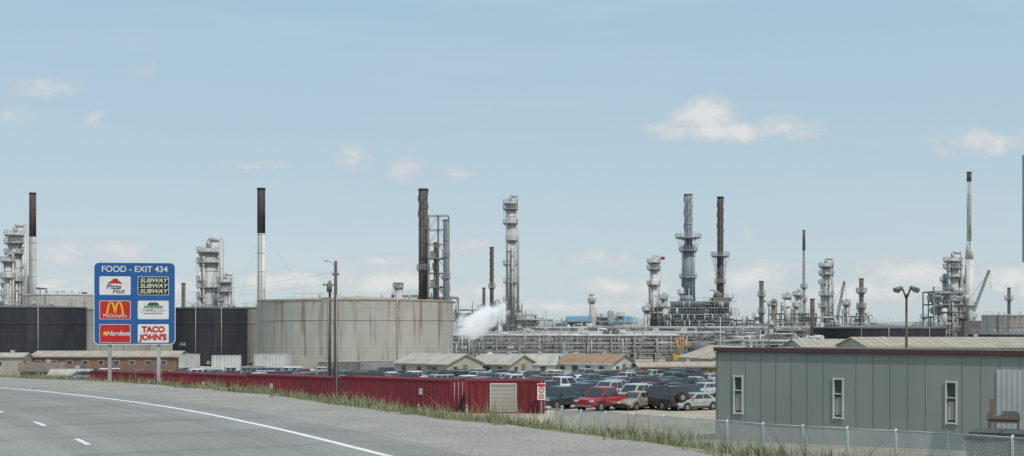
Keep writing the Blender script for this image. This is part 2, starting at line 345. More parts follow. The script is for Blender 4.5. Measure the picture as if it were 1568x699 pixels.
den=mth('MULTIPLY',den,present)
mr=N.new('ShaderNodeMapRange'); mr.interpolation_type='SMOOTHSTEP'; mr.inputs['From Min'].default_value=.02; mr.inputs['From Max'].default_value=.9; mr.inputs['To Max'].default_value=.85; L.new(den,mr.inputs['Value'])
st=wn(3,(.6,4,1),6,.6,(4,2,0)); mr2=N.new('ShaderNodeMapRange'); mr2.inputs['From Min'].default_value=.48; mr2.inputs['From Max'].default_value=.85; mr2.inputs['To Max'].default_value=.45; L.new(st,mr2.inputs['Value'])
hz=N.new('ShaderNodeMapRange'); hz.inputs['From Min'].default_value=0; hz.inputs['From Max'].default_value=.30; L.new(sp.outputs['Z'],hz.inputs['Value'])
def mixc(f,a,bcol):
    m=N.new('ShaderNodeMix'); m.data_type='RGBA'
    if isinstance(f,float): m.inputs['Factor'].default_value=f
    else: L.new(f,m.inputs['Factor'])
    if isinstance(a,tuple): m.inputs['A'].default_value=(*a,1)
    else: L.new(a,m.inputs['A'])
    if isinstance(bcol,tuple): m.inputs['B'].default_value=(*bcol,1)
    else: L.new(bcol,m.inputs['B'])
    return m.outputs['Result']
hcol=mixc(hz.outputs[0],(5.7,6.6,7.0),(4.1,6.2,7.6))
c=mixc(.78,sk.outputs[0],hcol)
c=mixc(mr2.outputs[0],c,(6.0,6.8,7.2))
cc=N.new('ShaderNodeValToRGB'); cc.color_ramp.elements[0].position=.1; cc.color_ramp.elements[1].position=.95; cc.color_ramp.elements[0].color=(.49,.545,.585,1); cc.color_ramp.elements[1].color=(.76,.76,.75,1); L.new(den,cc.inputs[0])
cs=N.new('ShaderNodeVectorMath'); cs.operation='SCALE'; cs.inputs['Scale'].default_value=10; L.new(cc.outputs[0],cs.inputs[0])
c=mixc(mr.outputs[0],c,cs.outputs[0])
L.new(c,bg.inputs['Color'])
cam=bpy.data.cameras.new('camera'); co=bpy.data.objects.new('camera',cam); scene.collection.objects.link(co); scene.camera=co
co.location=(0,0,CAMZ); co.rotation_euler=(math.radians(90),0,0); cam.sensor_width=36; cam.lens=36*F/1568; cam.shift_y=(500-349.5)/1568; cam.clip_end=30000; cam.clip_start=.1
scene.view_settings.view_transform='Standard'; scene.view_settings.look='None'; scene.view_settings.exposure=0

# ------------------------------------------------------------------ distant land
hillm=M('hazy_hill',(.36,.375,.36),(.29,.315,.31),.004,1,spec=0)  # aerial haze put into the hill colour, greyed towards the sky
V=[];Fs=[]; n=200
for i in range(n+1):
    x=-6500+13000*i/n; h=26+ 30*mnoise.noise(Vector((x*.0011,3.3,0)))+12*mnoise.noise(Vector((x*.004,1,0)))
    V+=[(x,5200,-8),(x,5600,h*1.05+2),(x,7500,h*1.0)]
for i in range(n):
    for k in range(2): Fs.append((3*i+k,3*i+3+k,3*i+4+k,3*i+1+k))
m=bpy.data.meshes.new('distant_hills'); m.from_pydata(V,[],Fs); m.materials.append(hillm); o=bpy.data.objects.new('distant_hills',m); scene.collection.objects.link(o)
treem=M('distant_foliage',(.13,.15,.115),(.18,.20,.155),.3,1)
mb=MB()
for i in range(520):
    x=R.uniform(-420,420); y=R.uniform(600,900); r=R.uniform(2,5)
    for q in range(3):
        cx,cy,cz=x+R.uniform(-3,3),y+R.uniform(-2,2),-6.3+R.uniform(2.5,7)
        mb.dome((cx,cy,cz),r*R.uniform(.5,.9),r*R.uniform(.5,1),treem,7,3); mb.dome((cx,cy,cz),r*.7,cz+6.4,treem,6,2,True)
mb.build('distant_trees')

# ------------------------------------------------------------------ refinery parts
GR=-6.3
def wpx(w,d): return w/F*d
def stack(name,b,w,top,d,segs,strakes=None,wbase=None,base=GR,rim=True,plats=(),sleeve=None):
    x=xpx(b,d); H=zpx(top,d)-base; r=wpx(w,d)/2; mb=MB(); z0=H; rb=wpx(wbase or w,d)/2
    for (ybot,mat) in segs:
        zb=max(0,zpx(ybot,d)-base) if ybot else 0
        f=lambda z:(rb+(r-rb)*(z/H)) if wbase else r
        mb.cyl((0,0,zb),(0,0,z0),f(zb),f(z0),mat,20,caps=True); 
        z0=zb
    z=4
    while z<H-3: mb.cyl((0,0,z),(0,0,z+.12),r*1.05 if not wbase else (rb+(r-rb)*z/H)*1.05,r*1.05 if not wbase else (rb+(r-rb)*z/H)*1.05,segs[-1][1] if z<z0+2 or len(segs)==1 or z<zpx(segs[0][0],d)-base else segs[0][1],20); z+=4.5
    if rim: mb.cyl((0,0,H-.25),(0,0,H+.1),r*1.12,r*1.12,segs[0][1],20)
    if strakes:
        za,zb2=zpx(strakes[0],d)-base,zpx(strakes[1],d)-base; m=strakes[2]
        for s in range(3):
            n=int((za-zb2)/.4); pr=None
            for i in range(n+1):
                z=zb2+(za-zb2)*i/n; t=s*2.094+z/(r*2*5)*6.283*1
                ri=r*.98; ro=r*1.17
                q=[Vector((ri*math.cos(t-.1),ri*math.sin(t-.1),z)),Vector((ro*math.cos(t),ro*math.sin(t),z)),Vector((ri*math.cos(t+.1),ri*math.sin(t+.1),z))]
                if pr: mb.face([pr[0],pr[1],q[1],q[0]],m); mb.face([pr[1],pr[2],q[2],q[1]],m)
                pr=q
    for (yy,rr) in plats: mb.platform(0,0,zpx(yy,d)-base,r,r*rr,steel,w=.1)
    if sleeve:
        (ya,yb,k1,k2,sm)=sleeve; mb.cyl((0,0,zpx(yb,d)-base),(0,0,zpx(ya,d)-base),r*k2,r*k1,sm,20)
    mb.box((-r*.3,-r-.2,H*.5),(.08,.08,H*.96),dark); mb.box((r*.3,-r-.2,H*.5),(.08,.08,H*.96),dark)
    return mb.build(name,(x,d,base))
def column(name,b,w,top,d,plats,mat,base=GR,seed=1,po=1.5,segs=None,overhead=True,pipes=3):
    rr=random.Random(seed); x=xpx(b,d); H=zpx(top,d)-base; r=wpx(w,d)/2; mb=MB()
    dh=r*.6; mb.cyl((0,0,0),(0,0,H-dh),r,r,mat,20); mb.dome((0,0,H-dh),r,dh,mat,20,4)
    z=2.5
    while z<H-dh-1: mb.cyl((0,0,z),(0,0,z+.15),r*1.03,r*1.03,mat,20); z+=rr.uniform(2.4,4.5)
    prev=0
    for i,yy in enumerate(sorted(plats,reverse=True)):
        z=zpx(yy,d)-base; a0=rr.uniform(0,120) if i%2 else -100
        full=(z>H*.85)
        mb.platform(0,0,z,r,r*po+.5,steel,0 if full else a0+120,360 if full else a0+360,w=.09)
        la=math.radians(250+rr.uniform(-60,60)); lx,ly=(r+.5)*math.cos(la),(r+.5)*math.sin(la)
        for o_ in(-.25,.25): mb.box((lx+o_,ly,(prev+z+1)/2),(.08,.08,z+1-prev),steel)
        prev=z
    for i in range(pipes):
        a=math.radians(rr.uniform(190,350)); pr=rr.uniform(.12,.28)*min(1.3,r/1.2); z1=H*rr.uniform(.5,.98); z0=H*rr.uniform(0,.3)
        cx,cy=(r+pr+.25)*math.cos(a),(r+pr+.25)*math.sin(a)
        mb.tube([(r*.6*math.cos(a),r*.6*math.sin(a),z1),(cx,cy,z1),(cx,cy,z0)],pr,rr.choice([white,clad,steel]),8)
        for q in range(5): mb.box((cx,cy,z0+(z1-z0)*(q+.5)/5),(pr*2.6,pr*2.6,.15),dark)
    if overhead:
        pr=r*.28; mb.tube([(0,0,H-.1),(0,0,H+r*.9),(r*1.2+pr,-r*.3,H+r*.9),(r*1.2+pr,-r*.3,H*.15)],pr,mat,8)
    mb.box((-r*.3,0,H+.5),(.1,.1,1.6),dark)
    return mb.build(name,(x,d,base))
def unit(name,b0,b1,top,d,depth,seed,base=GR,dens=1.0,dk=.35):
    rr=random.Random(seed); w=wpx(b1-b0,d); H=zpx(top,d)-base; mb=MB(); cols=[steel,clad,white,midgrey]; 
    bay=rr.uniform(4,6); nb=max(1,round(w/bay)); bw=w/nb; lv=max(1,round(H/4.2)); lh=H/lv
    fm=dark if rr.random()<dk else midgrey
    tops=[rr.choice([lv,lv,max(1,lv-1),max(1,lv-2),max(1,lv-3)]) for _ in range(nb)]
    for i in range(nb+1):
        tl=max(tops[max(0,i-1)],tops[min(nb-1,i)])
        for y in(0,depth/2,depth): mb.box((i*bw,y,tl*lh/2),(.32,.32,tl*lh),fm)
    for i in range(nb):
        for l in range(1,tops[i]+1):
            z=l*lh
            for y in(0,depth): mb.box((i*bw+bw/2,y,z-.15),(bw-.33,.28,.4),fm)
            if rr.random()<.6: mb.box((i*bw+bw/2,depth/2,z),(bw*.98,depth-.4,.08),steel)
            if rr.random()<.35*dens:
                mb.beam((i*bw,-.05,z-lh),(i*bw+bw,-.05,z-.2),.14,fm)
            if rr.random()<.6:
                for h in(.55,1.1): mb.box((i*bw+bw/2,-.1,z+h),(bw,.07,.07),steel)
                for q in range(4): mb.box((i*bw+bw*q/3.2+.2,-.1,z+.55),(.06,.06,1.1),steel)
            k=rr.random()
            if k<.4*dens:
                r=rr.uniform(.5,lh*.36); L_=rr.uniform(bw*.6,bw*1.3); m=rr.choice(cols); y=rr.uniform(0.8,depth*.6)
                c0=(i*bw+.3,y,z-lh*.5);c1=(i*bw+.3+L_,y,z-lh*.5); mb.cyl(c0,c1,r,r,m,14)
                for c_,s_ in((c0,-1),(c1,1)): mb.cyl(c_,(c_[0]+s_*r*.4,c_[1],c_[2]),r,r*.5,m,14)
                mb.box((i*bw+.3+L_/2,y,z-lh*.5-r),(L_*.6,.5,r*.9),concrete)
            elif k<.7*dens:
                r=rr.uniform(.4,1.1); x=i*bw+rr.uniform(.25,.75)*bw; hh=rr.uniform(lh*.7,lh*1.9); m=rr.choice(cols)
                z_=z-lh; mb.cyl((x,.5,z_),(x,.5,z_+hh),r,r,m,14); mb.dome((x,.5,z_+hh),r,r*.5,m,14,3)
            elif k<.85: mb.box((i*bw+bw/2,depth*.4,z-lh*.55),(bw*rr.uniform(.5,.95),depth*.5,lh*rr.uniform(.5,.8)),rr.choice([midgrey,dark,rust,clad,tanwall]))
            for q in range(int(3*dens)):
                zz=z-rr.uniform(.3,lh*.8); y=rr.uniform(-.6,1.5); pr=rr.uniform(.08,.26); x0=i*bw-rr.uniform(0,bw); x1=x0+rr.uniform(bw,bw*2.5); m=rr.choice(cols+[white,steel,rust])
                x0=max(x0,0);x1=min(x1,w); z2=zz-rr.uniform(1,lh*1.2)
                mb.tube([(x0,y,zz),(x1,y,zz),(x1,y,max(.2,z2))],pr,m,6)
    for q in range(int(w/2.2*dens)):
        x=rr.uniform(0,w); t=H*rr.uniform(.6,1.25); pr=rr.uniform(.08,.26); y=rr.uniform(0,depth); mb.cyl((x,y,0),(x,y,t),pr,pr,rr.choice(cols+[rust,dark]),8)
        if rr.random()<.3: mb.tube([(x,y,t),(x+.7,y,t+.5),(x+1.4,y,t),(x+1.4,y,t-2)],pr,steel,6)
    for q in range(int(w/14)+1):
        x=rr.uniform(0,w); t=H*rr.uniform(1.0,1.3); r=rr.uniform(.4,.8); y=depth*.5; m=rr.choice([clad,white]); mb.cyl((x,y,0),(x,y,t),r,r,m,14); mb.dome((x,y,t),r,r*.6,m,14,3); mb.platform(x,y,t*.93,r,r+.7,steel,w=.06)
    return mb.build(name,(xpx(b0,d),d,base))
def rack(name,b0,b1,top,d,depth,levels,seed,base=GR,ph=None):
    rr=random.Random(seed); w=wpx(b1-b0,d); H=zpx(top,d)-base; mb=MB(); n=int(w/6)+1
    for i in range(n+1):
        x=i*w/n
        for y in(0,depth): mb.box((x,y,H/2),(.4,.4,H),midgrey)
        for l in range(levels): mb.box((x,depth/2,H-l*H/(levels+.4)),(.3,depth,.35),midgrey)
    for l in range(levels):
        z=H-l*H/(levels+.4)
        for y in(-.02,depth): mb.box((w/2,y,z-.25),(w,.2,.3),midgrey)
        y=.3
        while y<depth-.2:
            r=rr.choice([.1,.15,.2,.28,.36]); y+=r; a=rr.choice([0,0,rr.uniform(0,.5)])*w; e=rr.choice([1,1,rr.uniform(.5,1)])*w
            m=rr.choice([white,white,clad,steel,clad,midgrey,rust]); mb.cyl((a,y,z+r+.18),(e,y,z+r+.18),r,r,m,8)
            if rr.random()<.5: mb.cyl((e,y,z+r+.18),(e,y,z-rr.uniform(1,3)),r,r,m,8)
            if rr.random()<.45:
                q=rr.uniform(.1,.9)*w; mb.tube([(q,y,z+r),(q,y,z+rr.uniform(.9,1.8)),(q+2.2,y,z+rr.uniform(.9,1.8)),(q+2.2,y,z+r)],r*.8,m,6)
            y+=r+.12
    for q in range(int(w/1.3)):
        x=rr.uniform(0,w); mb.cyl((x,-.3,rr.uniform(0,H*.3)),(x,-.3,H*rr.uniform(.5,1.15)),.1,.1,rr.choice([white,steel,rust,dark]),6)
    for q in range(int(w/4.5)):
        x=rr.uniform(0,w); k=rr.random()
        if k<.4: mb.cyl((x,-1.5,0),(x,-1.5,rr.uniform(1.5,3)),.7,.7,rr.choice([white,clad,midgrey]),12)
        elif k<.7: mb.box((x,-1.5,rr.uniform(.7,1.2)),(rr.uniform(1,3),1.5,1.6),rr.choice([midgrey,dark,tanwall,blueroof,rust]))
        else: mb.box((x,depth/2,H+1.2),(1.6,2,1.2),rr.choice([midgrey,white,dark]))
    return mb.build(name,(xpx(b0,d),d,base))
def tank(name,cb_,Rd,top,d,mat,roofm,hump=.9,base=GR,rail=True):
    H=zpx(top,d)-base; mb=MB(); n=72
    mb.cyl((0,0,0),(0,0,H),Rd,Rd,mat,n,caps=False)
    mb.cyl((0,0,H-.22),(0,0,H+.08),Rd+.12,Rd+.12,roofm,n,caps=False)
    mb.cyl((0,0,H),(0,0,H+hump),Rd+.1,.3,roofm,n,caps=False)
    mb.cyl((0,0,H*.72),(0,0,H*.72+.12),Rd+.06,Rd+.06,mat,n)
    mb.cyl((0,0,0),(0,0,.3),Rd+.35,Rd+.35,concrete,n)
    if rail:
        k=60
        for i in range(k):
            a=2*math.pi*i/k;b_=2*math.pi*(i+1)/k
            if (i//5)%4!=0: continue
            P=lambda t,z:((Rd-.2)*math.cos(t),(Rd-.2)*math.sin(t),z)
            mb.beam(P(a,H),P(a,H+1.1),.06,steel); mb.beam(P(a,H+1.1),P(b_,H+1.1),.06,steel)
    for i in range(6):
        a=R.uniform(0,6.28); rr_=R.uniform(.2,.8)*Rd; z=H+hump*(1-rr_/Rd); mb.cyl((rr_*math.cos(a),rr_*math.sin(a),z-.1),(rr_*math.cos(a),rr_*math.sin(a),z+.8),.2,.2,steel,8)
    for a in(math.radians(262),math.radians(300)):
        mb.cyl(((Rd+.2)*math.cos(a),(Rd+.2)*math.sin(a),0),((Rd+.2)*math.cos(a),(Rd+.2)*math.sin(a),H),.07,.07,steel,6)
    for a in(math.radians(250),math.radians(281)):
        mb.cyl((Rd*math.cos(a),Rd*math.sin(a),1.2),((Rd+.5)*math.cos(a),(Rd+.5)*math.sin(a),1.2),.45,.45,midgrey,12)
    return mb.build(name,(xpx(cb_,d),d,base))
greyroof=M('tank_roof_tan',(.34,.27,.20),(.44,.39,.32),.4,.8)
t1=tankmat('grey_tank_shell',(.46,.44,.40),(.37,.355,.32),(.22,.15,.095),(.16,.15,.14),19.3,linefac=.5,rustamt=.8)
t2=tankmat('grey_tank_shell_b',(.40,.39,.36),(.33,.32,.295),(.19,.13,.08),(.14,.13,.12),14)
t3=tankmat('black_tank_shell',(.03,.032,.04),(.048,.048,.054),(.07,.06,.05),(.11,.11,.11),8,rustamt=.4)
tank('storage_tank',545.5,19.2,461.5,245,t1,greyroof,1.0)
tank('storage_tank',436,14,472,282,t2,greyroof,.6)
tank('storage_tank',322,7.8,472,265,t3,dark,.5)
tank('storage_tank',44,11.3,471,255,t3,dark,.6)
tank('storage_tank',178,8,474,300,t2,greyroof,.5)
tank('storage_tank',1345,16.5,502,320,t3,dark,.9)
tank('storage_tank',1570,13,512,300,t3,dark,.5)
t4=tankmat('rust_white_tank_shell',(.55,.53,.5),(.42,.39,.35),(.28,.14,.08),(.2,.15,.12),14,rustamt=.9)
tank('storage_tank',1585,14,483,345,t4,white,.5)
tank('storage_tank',95,9,452,300,tankmat('pale_tank',(.5,.49,.46),(.42,.4,.37),(.25,.16,.1),(.2,.2,.2),9),white,.5)
def text(body,size,loc,mat,parent=None,rz=0,align='CENTER',ext=.002,sx=1,shear=0,off=0):
    cu=bpy.data.curves.new('lettering','FONT'); cu.body=body; cu.size=size; cu.align_x=align; cu.align_y='CENTER'; cu.extrude=ext; cu.shear=shear; cu.offset=off
    cu.materials.append(mat); o=bpy.data.objects.new('lettering',cu); scene.collection.objects.link(o); o.location=loc; o.rotation_euler=(math.radians(90),0,rz); o.scale=(sx,1,1)
    if parent: o.parent=parent
    return o
tk=[o for o in scene.objects if o.name=='storage_tank.002'][0]
text('144',1.3,(-4.2,-6.75,5.0),white,tk,rz=-math.radians(32))

stack('flue_stack',50,10,296,330,[(363,redbrown),(0,clad)],wbase=12)
stack('flue_stack',400,12,289,300,[(358,black),(0,white)],wbase=13)
stack('flue_stack',648,14,290,330,[(0,darkbrown)],strakes=(291,345,darkbrown),plats=((412,1.4),))
stack('flue_stack',753,6,379,380,[(0,darkbrown)],strakes=(380,430,darkbrown),plats=((440,1.8),))
stack('flue_stack',1054,12.5,298,380,[(0,bluegrey)],strakes=(299,358,bluegrey),sleeve=(376,470,1.35,1.75,bluegrey))
stack('flue_stack',1103,9.5,302,390,[(0,darkbrown)],strakes=(303,360,darkbrown),sleeve=(405,470,1.15,1.25,darkbrown))
stack('flue_stack',1484,7,264,380,[(279,darkbrown),(375,white),(402,white)])
stack('flue_stack',1231,4.2,353,450,[(384,rust),(0,clad)],wbase=7,plats=((440,2.6),(460,2.4)))
stack('flue_stack',1166,7,431,360,[(0,dark)],plats=((452,1.7),(478,1.7)))
stack('flue_stack',1319,7,427,360,[(0,dark)],plats=((447,2.3),(470,2.0)))
stack('flue_stack',281,6,434,300,[(0,rust)])
stack('flue_stack',1244,7,458,340,[(0,rust)])
stack('flue_stack',741,5,441,350,[(0,dark)])
stack('flue_stack',1545,5,441,420,[(0,dark)],plats=((458,2.5),))
stack('flue_stack',906,8,451,430,[(0,white)],plats=((462,1.5),))
stack('flue_stack',610,12,433,330,[(0,white)],plats=((440,1.3),))
mb=MB(); d=380; r1=wpx(7.4,d)/2; r2=wpx(12.5,d)/2; z1=zpx(370,d)-GR; z2=zpx(398,d)-GR
mb.cyl((0,0,z2),(0,0,z1),r2,r1,white,20); mb.cyl((0,0,0),(0,0,z2),r2,r2,white,20); mb.cyl((0,0,0),(0,0,3),r2*1.2,r2*1.2,concrete,20)
mb.platform(0,0,z2-14,r2,r2*1.6,steel); fo=mb.build('flare_base',(0,0,0)); fo.parent=[o for o in scene.objects if o.name=='flue_stack.006'][0]
def cage(b,d,r,rows):
    mb=MB()
    for (y,k) in rows: mb.platform(0,0,zpx(y,d)-GR,r*1.1,r*k,steel,w=.09)
    za=zpx(rows[0][0],d)-GR
    for i in range(8):
        a=i*.7854; k=rows[0][1]*.95; mb.beam((r*k*math.cos(a),r*k*math.sin(a),za),(r*1.35*math.cos(a),r*1.35*math.sin(a),za-6.5),.09,steel)
        mb.beam((r*k*math.cos(a),r*k*math.sin(a),za),(r*k*math.cos(a),r*k*math.sin(a),za+1.4),.08,steel)
    for i in range(4):
        a=.4+i*1.57; k=1.9; mb.beam((r*k*math.cos(a),r*k*math.sin(a),za-26),(r*k*math.cos(a),r*k*math.sin(a),za),.1,steel)
    return mb.build('stack_service_platform',(xpx(b,d),d,GR))
cage(1054,380,wpx(12.5,380)/2,[(364,3.2),(384,2.3),(425,2.2)])
cage(1103,390,wpx(9.5,390)/2,[(392,3.0),(432,1.9)])
mb=MB(); d=325; x0=wpx(656-671,d);x1=wpx(687-671,d); H=zpx(331,d)-GR; nz_=10
for x in(x0,0,x1):
    for y in(-2.2,2.2): mb.box((x,y,H/2),(.22,.22,H),rust)
for i in range(1,nz_+1):
    z=H*i/nz_
    for y in(-2.2,2.2):
        mb.box((0,y,z),(x1-x0,.18,.18),rust); mb.beam((x0,y,z-H/nz_),(0,y,z),.08,rust); mb.beam((0,y,z),(x1,y,z-H/nz_),.08,rust)
    if i in(5,7): mb.box((0,0,z+.2),(x1-x0,4.5,.12),steel); mb.box((x0/2,0,z+1.2),(1.5,2.5,1.6),midgrey)
for i in range(4): mb.cyl((x0+.8+i*.5,0,0),(x0+.8+i*.5,0,H*R.uniform(.4,.7)),.13,.13,R.choice([steel,rust,clad]),6)
mb.build('lattice_tower',(xpx(671,d),d,GR))
stack('flue_stack',683,9,337,322,[(0,bluegrey)],plats=((392,1.3),(425,1.4)))
stack('flue_stack',667,6,372,327,[(0,rust)],plats=((410,1.6),))
column('distillation_column',782,15,308,380,[320,312,342,368,405,432,462],clad,seed=3,po=1.25)
column('distillation_column',24,22,356,325,[360,372,388,404,430,450],clad,seed=4,po=1.25,pipes=5)
column('distillation_column',12,12,395,322,[400,425,452],clad,seed=14,po=1.4,pipes=3)
column('distillation_column',320,27,380,310,[386,402,430,440,455],clad,seed=5,po=1.15,pipes=4)
column('distillation_column',345,16,428,306,[432,446,460],clad,seed=6,po=1.2)
column('distillation_column',1001,11,397,380,[402,412,436,470],white,seed=7,po=1.45)
column('distillation_column',990,7,470,378,[475],white,seed=17,po=1.3)
column('distillation_column',1265,13,403,400,[408,420,434,452,470],clad,seed=8,po=1.4,pipes=4)
column('distillation_column',1459,17,395,380,[400,410,424,442,460,478],clad,seed=9,po=1.35,pipes=5)
column('distillation_column',1222,8,448,380,[452,470],clad,seed=10,po=1.4)
column('distillation_column',1296,6,462,390,[466,480],clad,seed=11,po=1.4)
column('distillation_column',1205,7,452,395,[456,474],clad,seed=12,po=1.5)
column('distillation_column',1471,7,425,384,[430,450],clad,seed=13,po=1.5)
column('distillation_column',1184,6,462,372,[467,480],rust,seed=18,po=1.5)
column('distillation_column',765,5,465,372,[470],clad,seed=19,po=1.5)
column('distillation_column',1016,6,452,374,[457,474],clad,seed=20,po=1.5)
U=unit
U('process_unit',-20,52,440,335,9,21)
U('process_unit',55,130,462,320,8,22)
U('process_unit',298,360,470,312,8,23)
U('process_unit',600,640,452,345,8,24)
U('process_unit',696,800,474,385,12,25,dens=1.3)
U('process_unit',790,850,482,370,10,26,dens=1.4)
U('process_unit',838,1000,492,400,10,27,dens=1.3)
U('process_unit',985,1028,470,372,10,28)
U('process_unit',1020,1132,462,372,14,29,dens=1.4,dk=1)
U('process_unit',1128,1180,490,365,10,30)
U('process_unit',1175,1250,480,372,10,31,dens=1.4)
U('process_unit',1250,1330,484,385,10,32,dens=1.2)
U('process_unit',1330,1432,494,430,10,33)
U('process_unit',1430,1478,446,378,10,34,dens=1.3,dk=.2)
U('process_unit',1478,1570,493,400,10,35)
U('process_unit',700,1000,496,440,10,36)
U('process_unit',1130,1480,512,350,8,37,dens=.8)
U('process_unit',640,700,455,335,8,38)
U('process_unit',700,860,505,345,6,39,dens=1.3)
U('process_unit',1110,1240,505,340,6,40,dens=1.3)
U('process_unit',860,1010,507,375,6,45,dens=1.4)
rack('pipe_rack',690,1042,517,300,7,3,41)
rack('pipe_rack',690,1110,513,330,8,2,42)
rack('pipe_rack',820,1250,505,352,8,3,43)
rack('pipe_rack',1100,1330,526,300,6,2,44)
mb=MB(); d=368
w_=wpx(1128-1018,d)
def hz_(y): return zpx(y,d)-GR
mb.box((w_*.5,5,(hz_(488)+hz_(505))/2),(w_*.95,7,hz_(488)-hz_(505)),midgrey)
mb.box((w_*.35,5,(hz_(462)+hz_(487))/2),(w_*.45,6,hz_(462)-hz_(487)),bluegrey)
mb.box((w_*.8,5,(hz_(456)+hz_(480))/2),(w_*.22,6,hz_(456)-hz_(480)),dark)
for i in range(9):
    x=w_*(i+.3)/9
    mb.box((x,1.2,hz_(500)/2),(.35,.35,hz_(500)),dark)
for z in(462,472,482,492,502):
    mb.box((w_/2,1,hz_(z)),(w_,1.2,.2),steel)
    for i in range(24): mb.box((w_*i/23,.5,hz_(z)+.6),(.07,.07,1.2),steel)
    mb.box((w_/2,.5,hz_(z)+1.2),(w_,.07,.07),steel)
for i in range(30):
    x=R.uniform(0,w_); z0=R.choice([462,472,482,492]); mb.cyl((x,.2,hz_(z0+12)),(x,.2,hz_(z0)),R.uniform(.1,.3),.15,R.choice([white,clad,rust,steel]),8)
mb.cyl((w_*.34,5,hz_(462)),(w_*.34,5,hz_(452)),wpx(24,d)/2,wpx(18,d)/2,bluegrey,12)
mb.cyl((w_*.78,5,hz_(456)),(w_*.78,5,hz_(448)),wpx(17,d)/2,wpx(12,d)/2,dark,12)
mb.box((w_*.62,3.5,hz_(522)*.5+0),(w_*.5,5,hz_(508)),dark)
mb.build('process_heater',(xpx(1018,d),d,GR))
# dark hopper beside the rack
mb=MB(); d=296; mb.cyl((0,0,0),(0,0,2.6),3.6,3.6,dark,20); mb.cyl((0,0,2.6),(0,0,5.4),3.6,1.0,dark,20); mb.tube([(0,0,5.4),(3,0,7),(8,0,7)],.35,dark,8); mb.box((5,0,3.4),(.3,.3,6.8),midgrey)
mb.build('refinery_hopper',(xpx(1075,d),d,GR))
def gable(name,b,w,dp,eave,ridge,d,wall,roof,rz=0,base=None,along='x',doors=1,wins=3,over=.3):
    x=xpx(b,d); g=gz(x,d) if base is None else base; mb=MB(); he=zpx(eave,d)-g; hr=zpx(ridge,d)-g; hx,hy=w/2,dp/2
    mb.box((0,0,he/2),(w,dp,he),wall)
    o=over
    if along=='x':
        for s in(-1,1):
            mb.face([(s*hx,-hy,he),(s*hx,hy,he),(s*hx,0,hr)],wall)
            mb.face([(-hx-o,s*(hy+o),he-.1),(hx+o,s*(hy+o),he-.1),(hx+o,0,hr+.08),(-hx-o,0,hr+.08)],roof)
            mb.face([(-hx-o,s*(hy+o),he-.28),(hx+o,s*(hy+o),he-.28),(hx+o,s*(hy+o),he-.1),(-hx-o,s*(hy+o),he-.1)],wall)
            mb.face([(s*(hx+o),-hy-o,he-.1),(s*(hx+o),-hy-o,he-.3),(s*(hx+o),0,hr-.12),(s*(hx+o),0,hr+.08)],roof)
            mb.face([(s*(hx+o),hy+o,he-.1),(s*(hx+o),hy+o,he-.3),(s*(hx+o),0,hr-.12),(s*(hx+o),0,hr+.08)],roof)
        for i in range(int(w/1.2)):
            xx=-hx+.6+i*1.2; mb.beam((xx,-hy-o,he-.07),(xx,0,hr+.11),.03,roof)
        mb.box((hx*.3,0,hr+.25),(.6,.6,.5),steel)
    else:
        for s in(-1,1):
            mb.face([(-hx,s*hy,he),(hx,s*hy,he),(0,s*hy,hr)],wall)
            mb.face([(s*(hx+o),-hy-o,he-.1),(s*(hx+o),hy+o,he-.1),(0,hy+o,hr+.08),(0,-hy-o,hr+.08)],roof)
            mb.face([(s*(hx+o),-hy-o,he-.1),(s*(hx+o),-hy-o,he-.3),(0,-hy-o,hr-.12),(0,-hy-o,hr+.08)],roof)
    for i in range(wins):
        xx=-hx+w*(i+.6)/(wins+.4); mb.box((xx,-hy-.01,he*.62),(min(1.1,w/wins*.4),.06,min(.9,he*.35)),trailerw); mb.box((xx,-hy-.03,he*.62),(min(.95,w/wins*.34),.06,min(.75,he*.3)),glassd)
    for i in range(doors):
        xx=-hx+w*(i+.35)/doors; mb.box((xx,-hy-.015,min(2.1,he*.8)/2),(1,.07,min(2.1,he*.8)),dark)
    mb.box((hx+.02,0,1.05),(.08,1.0,2.1),dark); mb.box((hx+.02,-hy*.55,he*.62),(.07,.9,.7),glassd)
    return mb.build(name,(x,d,g),rz)
gable('site_office_building',672,11.5,9,555,542,206,tanwall,paleroof,rz=math.radians(-38),doors=2)
gable('site_office_building',770,8.5,8,556,543,212,tanwall,paleroof,rz=math.radians(-35))
gable('site_office_building',815,9,8,556,543,216,trailerw,paleroof,rz=math.radians(-8))
gable('site_office_building',855,9,8,554,542,224,tanwall,tealroof,rz=math.radians(-8))
gable('site_office_building',912,11,9,555,543,214,trailerw,orangeroof,rz=math.radians(-32),wins=4)
gable('site_office_building',1035,13.5,8,560,555,208,brownwall,tanroof,rz=math.radians(3),wins=6)
gable('warehouse_building',1115,14,12,547,530,222,tanwall,tanroof,rz=math.radians(20),along='y',wins=1)
gable('warehouse_building',917,21,14,493,485,410,trailerw,blueroof,base=GR,wins=0)
gable('warehouse_building',170,28,10,545,538,240,brownwall,tanroof,wins=9,doors=4)
gable('warehouse_building',1320,24,16,531,520,215,tanwall,tanroof,wins=4)
gable('warehouse_building',1450,30,18,529,517,195,tanwall,tanroof,wins=4)
gable('storage_shed',64,6,5,566,556,190,dark,rust,rz=.4,wins=0)
gable('storage_shed',10,7,5,545,541,215,tanwall,paleroof,rz=.1,wins=1)
gable('storage_shed',110,5,5,572,566,170,tanwall,paleroof,rz=.2,wins=1)
